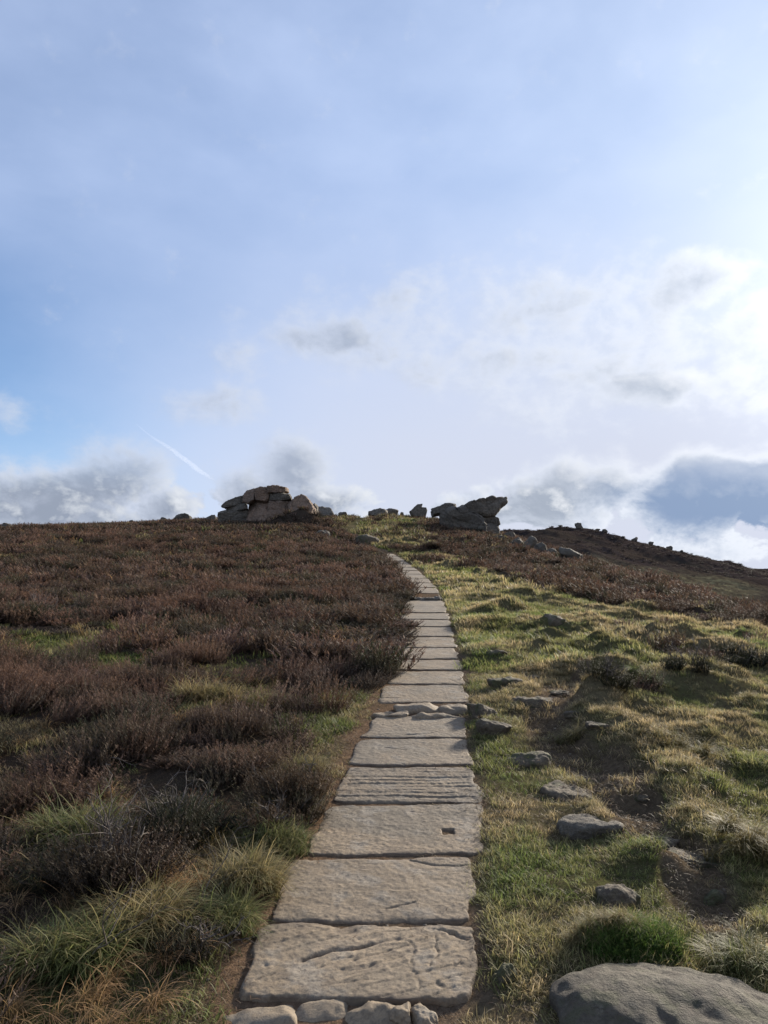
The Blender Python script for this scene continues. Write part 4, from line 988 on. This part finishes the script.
# ---- pebbles (one mesh of loose grit on the bare ground)
def grit():
    ico = bmesh.new(); bmesh.ops.create_icosphere(ico, subdivisions=1, radius=1)
    IV = np.array([v.co[:] for v in ico.verts]); IF = np.array([[v.index for v in f.verts] for f in ico.faces]); ico.free()
    x, y = sample(2.2, 11, 60); s = x - pathx(y)
    p = np.maximum(track(x, y), sstep(.85, .5, np.abs(s)) * .5); m = (RG.random(len(x)) < p) & ~on_slab(x, y, .0); x, y = x[m], y[m]
    S = Scatter(); tp = []
    for i in range(6):
        r = np.random.default_rng(i); V = IV * (1 + .25 * r.normal(size=(len(IV), 1))) * [1, .75, .5]; tp.append((V, IF, np.full(len(V), .5), np.full(len(V), .5)))
    n = len(x); c = cols(n, [(.20, .17, .13), (.12, .10, .08), (.26, .22, .17)])
    S.add(tp, x, y, .004 + .010 * RG.random(n) ** 3, RG.random(n) * 6.28, c, c)
    o = S.build('grit', M_HEATHER); tag(o, 'loose grit on the bare soil', 'grit', kind='stuff')
grit()

# ------------------------------------------------------------------ plants that stand out
def plant_obj(name, tpls, n, R, ry, zmound, px, row, label, cat, A, B, sc, seed, rot0=None, group=None, parent=None, mat=None, where=None, tilt=.2, dome=True, zs=1.0):
    r = np.random.default_rng(seed); p = at(px, row) if where is None else where
    a = r.random(n) * 6.28; q = np.sqrt(r.random(n)); x = p[0] + np.cos(a) * q * R; y = p[1] + np.sin(a) * q * ry + (ry if where is None else 0)
    z = H(x, y) + (zmound * (1 - q * q) if dome else 0)
    S = Scatter(); AA = np.array(A)[None] * np.ones((n, 1)); 
    B = np.array(B, float)
    BB = B[RG.integers(0, len(B), n)] if B.ndim == 2 else B[None] * np.ones((n, 1))
    BB = BB * (1 + .15 * r.normal(size=(n, 1))).clip(.6, 1.5)
    rot = (r.random(n) * 6.28) if rot0 is None else np.where(r.random(n) < .6, rot0 + .5 * r.normal(size=n), np.arctan2(y - p[1] - ry, x - p[0]))
    S.add(tpls, x - 0, y, sc * (.75 + .5 * r.random(n)), rot, AA, BB, z=z, tilt=tilt, zsc=sc * zs * (.75 + .5 * r.random(n)))
    o = S.build(name, mat or M_GRASS, parent=parent)
    c = np.array([p[0], p[1] + (ry if where is None else 0), float(H(p[0], p[1])[0])])
    if parent is None:
        me = o.data; vv = np.empty(len(me.vertices) * 3, np.float32); me.vertices.foreach_get('co', vv); vv = vv.reshape(-1, 3) - c.astype(np.float32); me.vertices.foreach_set('co', vv.ravel()); me.update(); o.location = c
        tag(o, label, cat, group)
    return o
GT = 'grass tussocks beside the path'
SR, ST, GRt, GTp = (.10, .085, .035), [(.40, .31, .15), (.30, .24, .11), (.22, .21, .085)], (.035, .048, .015), [(.10, .145, .035), (.07, .12, .025), (.16, .17, .06)]
TUSS = [ # px,row,n,R,ry,zm, kind, scale, rot, label
 (243, 905, 46, .13, .10, .07, 's', .72, .4, 'bright straw tussock at the left path edge beside the smooth pale flagstone'),
 (222, 940, 26, .12, .09, .03, 'm', .6, .2, 'yellow green tussock just below the bright straw one at the left path edge'),
 (640, 964, 90, .15, .09, .03, 'G', 1.15, -1.2, 'domed green tussock with a straw cap above the largest boulder'),
 (618, 945, 46, .17, .06, .045, 's', .34, -1.9, 'straw cap of old grass leaning over the domed green tussock'),
 (750, 862, 30, .16, .12, .08, 's', .6, -1.3, 'straw tussock at the right picture edge by the long thin flat rock'),
 (758, 985, 26, .12, .09, .05, 'm', .5, 2.4, 'dark green tussock at the right end of the largest boulder'),
 (192, 705, 30, .26, .16, .03, 's', .95, -.7, 'pale straw tuft bending right in the dark heather on the left'),
 (230, 706, 22, .26, .14, .02, 's', .8, -.3, 'pale straw tuft in the heather just right of the bending one'),
 (60, 860, 30, .2, .14, .03, 'm', .95, -.6, 'tall yellowish tuft near the left picture edge'),
 (140, 940, 40, .2, .12, .03, 's', .8, -.5, 'long bent pale grass clump left of the bare strip'),
 (60, 985, 40, .2, .1, .03, 'm', .85, -.6, 'long bent grass clump in the bottom left corner'),
 (575, 742, 22, .12, .10, .04, 's', .55, -1.2, 'small straw tussock above the low brown rock'),
 (620, 764, 0, .1, .1, .02, 'g', .5, 0, ''),
 (690, 760, 22, .2, .15, .05, 's', .6, -1.2, 'straw tussock on the turf right of the muddy hollow'),
 (648, 692, 24, .16, .14, .05, 'g', .6, -1.2, 'bright green tuft on the right side of the leafy mound'),
 (270, 860, 34, .16, .12, .06, 'm', .55, .3, 'rounded olive tussock between the brown bush and the bright straw one'),
 (300, 785, 26, .14, .14, .04, 's', .6, .2, 'orange straw fringe between the brown bush and the path'),
]
for k, (px, row, n, R, ry, zm, kind, sc, rot, lb) in enumerate(TUSS):
    if not n: continue
    A, B = {'s': (SR, ST), 'g': (GRt, GTp), 'G': ((.04, .06, .016), [(.13, .21, .04), (.10, .17, .03), (.20, .22, .07)]), 'm': ((.05, .06, .02), [(.22, .22, .08), (.15, .18, .055), (.32, .27, .12)])}[kind]
    tp_ = GSHORT[0] if kind == 'G' else GLONG[0]
    plant_obj('grass_tussock', tp_, n * (4 if kind == 'G' else 1), R, ry, zm, px, row, lb, 'tussock', A, B, sc, 800 + k, rot, GT)

def bush(px, row, n, R, ry, zm, sc, label, seed, A, B, zs=1.0, stems=7, lod=0):
    p = at(px, row); p = np.array([p[0], p[1] + ry, 0]); p[2] = Hs(p[0], p[1])
    e = bpy.data.objects.new('heather_bush', None); COL.objects.link(e); e.location = p; tag(e, label, 'bush', 'bushes that stand out from the heather')
    f = plant_obj('foliage', HT[lod], n, R, ry, zm, 0, 0, None, None, A, B, sc, seed, where=p, parent=e, mat=M_HEATHER, zs=zs)
    vv = np.empty(len(f.data.vertices) * 3, np.float32); f.data.vertices.foreach_get('co', vv); vv = vv.reshape(-1, 3) - p.astype(np.float32); f.data.vertices.foreach_set('co', vv.ravel()); f.data.update()
    for i in range(stems): twig('stem', np.zeros(3), R * .9, sc * .33 * zs, seed * 10 + i, e)
    return e
def twig(name, base, spread, height, seed, parent, rad=.006, fork=2):
    r = np.random.default_rng(seed); V = []; F = []
    def tube(P, r0, r1):
        k0 = len(V); ns = 6
        for i, p in enumerate(P):
            t = i / (len(P) - 1); rr = r0 * (1 - t) + r1 * t; d = P[min(i + 1, len(P) - 1)] - P[max(i - 1, 0)]; d = d / np.linalg.norm(d)
            a = np.cross(d, [.3, .9, .1]); a /= np.linalg.norm(a); b = np.cross(d, a)
            for q in range(ns): V.append(p + (a * math.cos(q * PI / 3) + b * math.sin(q * PI / 3)) * rr)
        for i in range(len(P) - 1):
            for q in range(ns): F.append([k0 + i * ns + q, k0 + i * ns + (q + 1) % ns, k0 + (i + 1) * ns + (q + 1) % ns, k0 + (i + 1) * ns + q])
    def grow(p, d, L, rr, lev):
        P = [p]
        for i in range(5):
            d = d + r.normal(size=3) * .28; d[2] += .05; d /= np.linalg.norm(d); P.append(P[-1] + d * L / 5)
        tube(P, rr, rr * .45)
        if lev:
            for c in range(3):
                q = P[2 + c]; dd = d + r.normal(size=3) * .6; grow(q, dd / np.linalg.norm(dd), L * .55, rr * .5, lev - 1)
    a = r.random() * 6.28; d = np.array([math.cos(a) * spread, math.sin(a) * spread, height]); L = np.linalg.norm(d)
    grow(np.array(base, float) - [0, 0, .02], d / L, L, rad, fork)
    return mesh_np(name, V, F, M_TWIG, None, True, parent=parent)
M_TWIG, _nt = newmat('heather_wood'); _b = NB(_nt)
_p = _b.n('ShaderNodeBsdfPrincipled'); _p.inputs['Roughness'].default_value = .9
_c = _b.mix(_b.mr(_b.noise(_b.n('ShaderNodeNewGeometry').outputs['Position'], 60, 3), .35, .65), (.05, .036, .028), (.14, .115, .095)); _b.link(_c, _p.inputs['Base Color'])
_b.link(_p.outputs[0], _b.n('ShaderNodeOutputMaterial').inputs['Surface'])
DK, BR_ = [(.034, .040, .020), (.045, .040, .024)], [(.12, .075, .042), (.085, .055, .034), (.10, .085, .045)]
bush(290, 822, 12, .18, .18, .10, .72, 'dense rounded brown bush hugging the left path edge', 41, (.03, .024, .016), BR_)
bush(170, 850, 9, .2, .18, .05, .75, 'dark green bush left of the rounded brown bush', 42, (.02, .022, .012), DK)
bush(32, 622, 6, .32, .3, .02, 1.2, 'round dark bush next to the mossy patch on the left', 43, (.02, .022, .012), DK, lod=1)
bush(613, 688, 6, .14, .12, .03, .75, 'small dark shrub standing on top of the leafy mound', 44, (.022, .02, .012), [(.06, .045, .025), (.05, .05, .02)])
bush(700, 676, 6, .26, .2, .03, .62, 'dark heather bush in the grass near the right picture edge', 45, (.022, .02, .012), DK, lod=1)
bush(750, 670, 8, .32, .24, .04, .75, 'largest dark heather bush at the right picture edge', 46, (.022, .02, .012), DK, lod=1)
bush(95, 905, 8, .20, .16, .05, .9, 'open heather bush with bare twisted stems in the near left grass', 47, (.028, .02, .014), [(.06, .045, .03), (.085, .055, .038)], stems=10)
bush(200, 965, 4, .10, .08, .01, .5, 'little heather sprig beside the bare strip at the lower left', 48, (.028, .02, .014), [(.06, .045, .03), (.05, .05, .025)], stems=4)
bush(275, 845, 5, .12, .1, .04, .6, 'low brown sprig bush directly below the rounded brown bush', 49, (.03, .024, .016), BR_, stems=3)
def deadtwig(px, row, sp, h, seed, label):
    p = at(px, row); o = twig('bare_branch', np.zeros(3), sp, h, seed, None, .0035, 2); o.location = p; tag(o, label, 'branch', 'bare twigs in the heather')
deadtwig(118, 790, .5, .22, 5, 'pale bare branch sticking out of the heather above the open bush')
deadtwig(85, 965, .35, .4, 9, 'dark bare branch rising from the long grass at the lower left')
deadtwig(175, 930, .35, .25, 12, 'forked bare branch leaning toward the bare strip')

# ------------------------------------------------------------------ sun, sky
SUN_AZ, SUN_EL = math.radians(37.5), math.radians(19.5)
to_sun = Vector((math.sin(SUN_AZ) * math.cos(SUN_EL), math.cos(SUN_AZ) * math.cos(SUN_EL), math.sin(SUN_EL)))
sd = bpy.data.lights.new('sun', 'SUN'); sd.energy = 5.0; sd.angle = math.radians(5.0); sd.color = (1.0, .91, .77)
so = bpy.data.objects.new('sun', sd); COL.objects.link(so); so.rotation_euler = to_sun.to_track_quat('Z', 'Y').to_euler(); so.location = (20, 20, 40)

w = bpy.data.worlds.new('World'); scene.world = w; w.use_nodes = True
nt = w.node_tree; nt.nodes.clear(); b = NB(nt)
sky = b.n('ShaderNodeTexSky'); sky.sky_type = 'NISHITA'; sky.sun_disc = False; sky.sun_elevation = SUN_EL; sky.sun_rotation = SUN_AZ
sky.air_density = 1.0; sky.dust_density = .25; sky.ozone_density = 1.6; sky.altitude = 400
dirv = b.n('ShaderNodeTexCoord').outputs['Generated']
sx = b.n('ShaderNodeSeparateXYZ'); b.link(dirv, sx.inputs[0])
az = b.math('ARCTAN2', sx.outputs[0], sx.outputs[1]); el = b.math('ARCSINE', sx.outputs[2])
cb = b.n('ShaderNodeCombineXYZ'); b.link(az, cb.inputs[0]); b.link(el, cb.inputs[1])
P = cb.outputs[0]
def pe(px, row):
    d = ray(px, row); d = d / np.linalg.norm(d); return (math.atan2(d[0], d[1]), math.asin(d[2]))
# ---- cumulus density as a node group of the (azimuth, elevation) position
CUM = [ # px,row, half width px, half height px, amplitude
 (112, 478, 62, 42, 1.0), (60, 500, 90, 36, 1.0), (160, 508, 70, 26, .7), (0, 495, 40, 36, .8),
 (292, 472, 44, 42, .95), (262, 492, 60, 32, .8), (322, 505, 70, 24, .8),
 (328, 332, 60, 28, .86), (375, 345, 58, 50, .60), (235, 358, 34, 46, .46), (220, 404, 60, 26, .62),
 (570, 492, 92, 36, .95), (480, 505, 60, 22, .6), (530, 510, 110, 20, .8),
 (712, 492, 95, 42, 1.2), (790, 490, 90, 46, 1.3), (700, 548, 130, 22, .55),
 (692, 285, 66, 28, .86), (650, 392, 98, 22, .85), (470, 358, 110, 36, .66), (745, 350, 90, 70, .58), (5, 412, 26, 24, .62), (560, 310, 150, 60, .58), (600, 355, 190, 70, .60), (430, 315, 140, 46, .50),
]
g = bpy.data.node_groups.new('cloud_density', 'ShaderNodeTree')
g.interface.new_socket('P', in_out='INPUT', socket_type='NodeSocketVector'); g.interface.new_socket('D', in_out='OUTPUT', socket_type='NodeSocketFloat')
gb = NB(g); gi = gb.n('NodeGroupInput'); go = gb.n('NodeGroupOutput')
wn = gb.noise(gi.outputs[0], 9.0, 3, .5, out='Color')
wv = gb.vmath('SCALE', gb.vmath('SUBTRACT', wn, (.5, .5, .5))); wv.node.inputs['Scale'].default_value = .05
Pw = gb.vmath('ADD', gi.outputs[0], wv)
tot = None
for (px, row, hw, hh, amp) in CUM:
    a0, e0 = pe(px, row); ca = math.cos(math.atan2(px - 384, FPX)) ** 2
    v = gb.vmath('MULTIPLY', gb.vmath('SUBTRACT', Pw, (a0, e0, 0)), (FPX / hw / max(ca, .6), FPX / hh, 0))
    L = gb.vmath('LENGTH', v, out=1)
    f = gb.mr(L, 1.55, 0.15, 0.0, amp, True)
    tot = f if tot is None else gb.math('MAXIMUM', tot, f)
mpn = gb.n('ShaderNodeMapping'); mpn.inputs['Scale'].default_value = (1, 1.35, 1); gb.link(gi.outputs[0], mpn.inputs['Vector'])
nz = gb.noise(mpn.outputs[0], 15, 8, .60, .15)
dn = gb.math('ADD', tot, gb.math('MULTIPLY', gb.math('SUBTRACT', nz, .5), 1.5))
gb.link(dn, go.inputs[0])
def dens(vec):
    nd = nt.nodes.new('ShaderNodeGroup'); nd.node_tree = g; b.link(vec, nd.inputs[0]); return nd.outputs[0]
D0 = dens(P)
sa, se = SUN_AZ, SUN_EL
tosun = b.vmath('NORMALIZE', b.vmath('SUBTRACT', (sa, se + .10, 0), P))
st = b.vmath('SCALE', tosun); st.node.inputs['Scale'].default_value = .016
D1 = dens(b.vmath('ADD', P, st))
crisp = b.mr(el, .17, .12, 0, 1); cover = b.mr(D0, b.mr(crisp, 0, 1, .10, .37, False), b.mr(crisp, 0, 1, .78, .50, False)); core = b.mr(D0, b.mr(crisp, 0, 1, .52, .50, False), b.mr(crisp, 0, 1, 1.08, .92, False)); lit = b.math('MULTIPLY', b.math('SUBTRACT', D0, D1), b.mr(el, .17, .11, 1.2, 3.0), clamp=False)
cos_s = b.vmath('DOT_PRODUCT', dirv, tuple(to_sun), out=1)
glow = b.mr(cos_s, .80, .995, 0, 1); glow2 = b.math('POWER', b.math('MAXIMUM', cos_s, 0.0), 60.0); glow3 = b.math('POWER', b.math('MAXIMUM', cos_s, 0.0), 8.0)
# ---- thin high veil
mv = b.n('ShaderNodeMapping'); mv.inputs['Scale'].default_value = (1.0, 1.9, 1.0); mv.inputs['Rotation'].default_value = (0, 0, .35); b.link(P, mv.inputs['Vector'])
v1 = b.noise(mv.outputs[0], 2.4, 6, .5, .3); v2 = b.noise(mv.outputs[0], 7.5, 5, .5)
az0, el0 = pe(40, 395)
hole = b.mr(b.vmath('LENGTH', b.vmath('MULTIPLY', b.vmath('SUBTRACT', P, (az0 - .10, el0 - .01, 0)), (2.6, 4.4, 0)), out=1), .15, 1.25, .58, 0)
veil = b.math('ADD', b.math('MULTIPLY', v1, .7), b.math('MULTIPLY', v2, .30))
veil = b.mr(veil, .25, .8, .38, .74)
veil = b.math('ADD', veil, b.math('MULTIPLY', glow3, .40)); veil = b.math('ADD', veil, b.mr(el, .50, .0, 0, .22)); veil = b.math('SUBTRACT', veil, hole, clamp=True)
SKYK = 1.0
def k3(c, k=1.0): return tuple(v * k for v in c)
veilc = b.mix(glow3, k3((4.8, 5.8, 8.1)), k3((6.1, 7.1, 8.9)))
skyb = b.mix(1.0, sky.outputs[0], (.82, 1.0, 1.22), 'MULTIPLY')
skyc = b.mix(veil, skyb, veilc)
# warm-white low haze of cloud between the cumulus
low = b.mr(el, .60, .10, 0, .90); low = b.math('MULTIPLY', low, b.mr(az, -.62, .10, 0, 1))
skyc = b.mix(low, skyc, k3((5.5, 5.75, 6.7)))
# ---- cumulus colours
edge = b.mix(glow3, k3((5.0, 5.5, 6.6)), k3((8.0, 8.3, 8.8)))
corec = b.mix(glow3, k3((2.55, 2.95, 3.75)), k3((4.4, 4.9, 5.6)))
dark = b.mr(b.vmath('LENGTH', b.vmath('MULTIPLY', b.vmath('SUBTRACT', P, (*pe(735, 508), 0)), (6.5, 13, 0)), out=1), .55, 1.5, 1.0, 0)
corec = b.mix(dark, corec, k3((2.2, 3.0, 4.5)))
cc = b.mix(core, edge, corec)
cc = b.mix(b.math('MULTIPLY', lit, b.math('SUBTRACT', 1.0, b.math('MULTIPLY', dark, .85)), clamp=True), cc, b.mix(glow3, k3((6.0, 6.3, 6.8)), k3((10, 10, 10))))
cc = b.mix(b.math('MULTIPLY', lit, -.8, clamp=True), cc, corec)
soft = b.mr(el, .17, .11, .75, 1.0)
skyc = b.mix(b.math('MULTIPLY', cover, soft), skyc, cc)
# light scattered forward by the veil round the sun
add = b.mix(1.0, skyc, b.mix(glow2, (0, 0, 0), k3((3.0, 2.95, 2.9))), 'ADD')
bg = b.n('ShaderNodeBackground'); bg.inputs['Strength'].default_value = .066; b.link(add, bg.inputs['Color'])
b.link(bg.outputs[0], b.n('ShaderNodeOutputWorld').inputs['Surface'])
w.cycles.sampling_method = 'MANUAL'; w.cycles.sample_map_resolution = 1024

def contrail():
    m, nt2 = newmat('ice_vapour'); nb = NB(nt2)
    pv = nb.n('ShaderNodeVolumePrincipled'); pv.inputs['Color'].default_value = (1, 1, 1, 1); pv.inputs['Density'].default_value = .0035; pv.inputs['Anisotropy'].default_value = .5
    nb.link(pv.outputs[0], nb.n('ShaderNodeOutputMaterial').inputs['Volume'])
    def pp(px, row, D): d = ray(px, row); return d / np.linalg.norm(d) * D + np.array([0, 0, CAMH])
    A = pp(136, 425, 4300); B = pp(214, 481, 3700); n = 40; ax = (B - A) / np.linalg.norm(B - A); e1 = np.cross(ax, [0, 0, 1]); e1 /= np.linalg.norm(e1); e2 = np.cross(ax, e1)
    V = []; F = []
    for i in range(n + 1):
        t = i / n; r = (2.5 + 12 * t ** .8) * (1 - .85 * max(0, (t - .75) / .25) ** 2) * (1 + .35 * float(fbm2(t * 9, 0, 3, 3)))
        c = A + (B - A) * t + e2 * 6 * float(fbm2(t * 4, 5, 2, 4))
        for q in range(12): V.append(c + (e1 * math.cos(q * PI / 6) + e2 * math.sin(q * PI / 6)) * r)
    for i in range(n):
        for q in range(12): F.append([i * 12 + q, i * 12 + (q + 1) % 12, (i + 1) * 12 + (q + 1) % 12, (i + 1) * 12 + q])
    me = bpy.data.meshes.new('contrail'); me.from_pydata([tuple(v - A) for v in V], [], F + [list(range(12))[::-1], [n * 12 + q for q in range(12)]]); me.materials.append(m)
    o = bpy.data.objects.new('contrail', me); COL.objects.link(o); o.location = A
    tag(o, 'thin white vapour trail slanting down in the blue sky above the left cloud', 'contrail')
contrail()

# ------------------------------------------------------------------ camera and output
cd = bpy.data.cameras.new('camera'); cd.sensor_fit = 'HORIZONTAL'; cd.sensor_width = 36; cd.lens = FPX * 36 / 768; cd.clip_end = 10000; cd.clip_start = .05
co = bpy.data.objects.new('camera', cd); COL.objects.link(co); co.location = (0, 0, CAMH); co.rotation_euler = (PI / 2 + PITCH, 0, 0); scene.camera = co
scene.view_settings.view_transform = 'Standard'; scene.view_settings.look = 'None'; scene.view_settings.exposure = 0.92; scene.view_settings.gamma = 1
scene.render.film_transparent = False
scene.cycles.max_bounces = 5; scene.cycles.diffuse_bounces = 3; scene.cycles.glossy_bounces = 2; scene.cycles.transmission_bounces = 3
scene.cycles.use_denoising = True
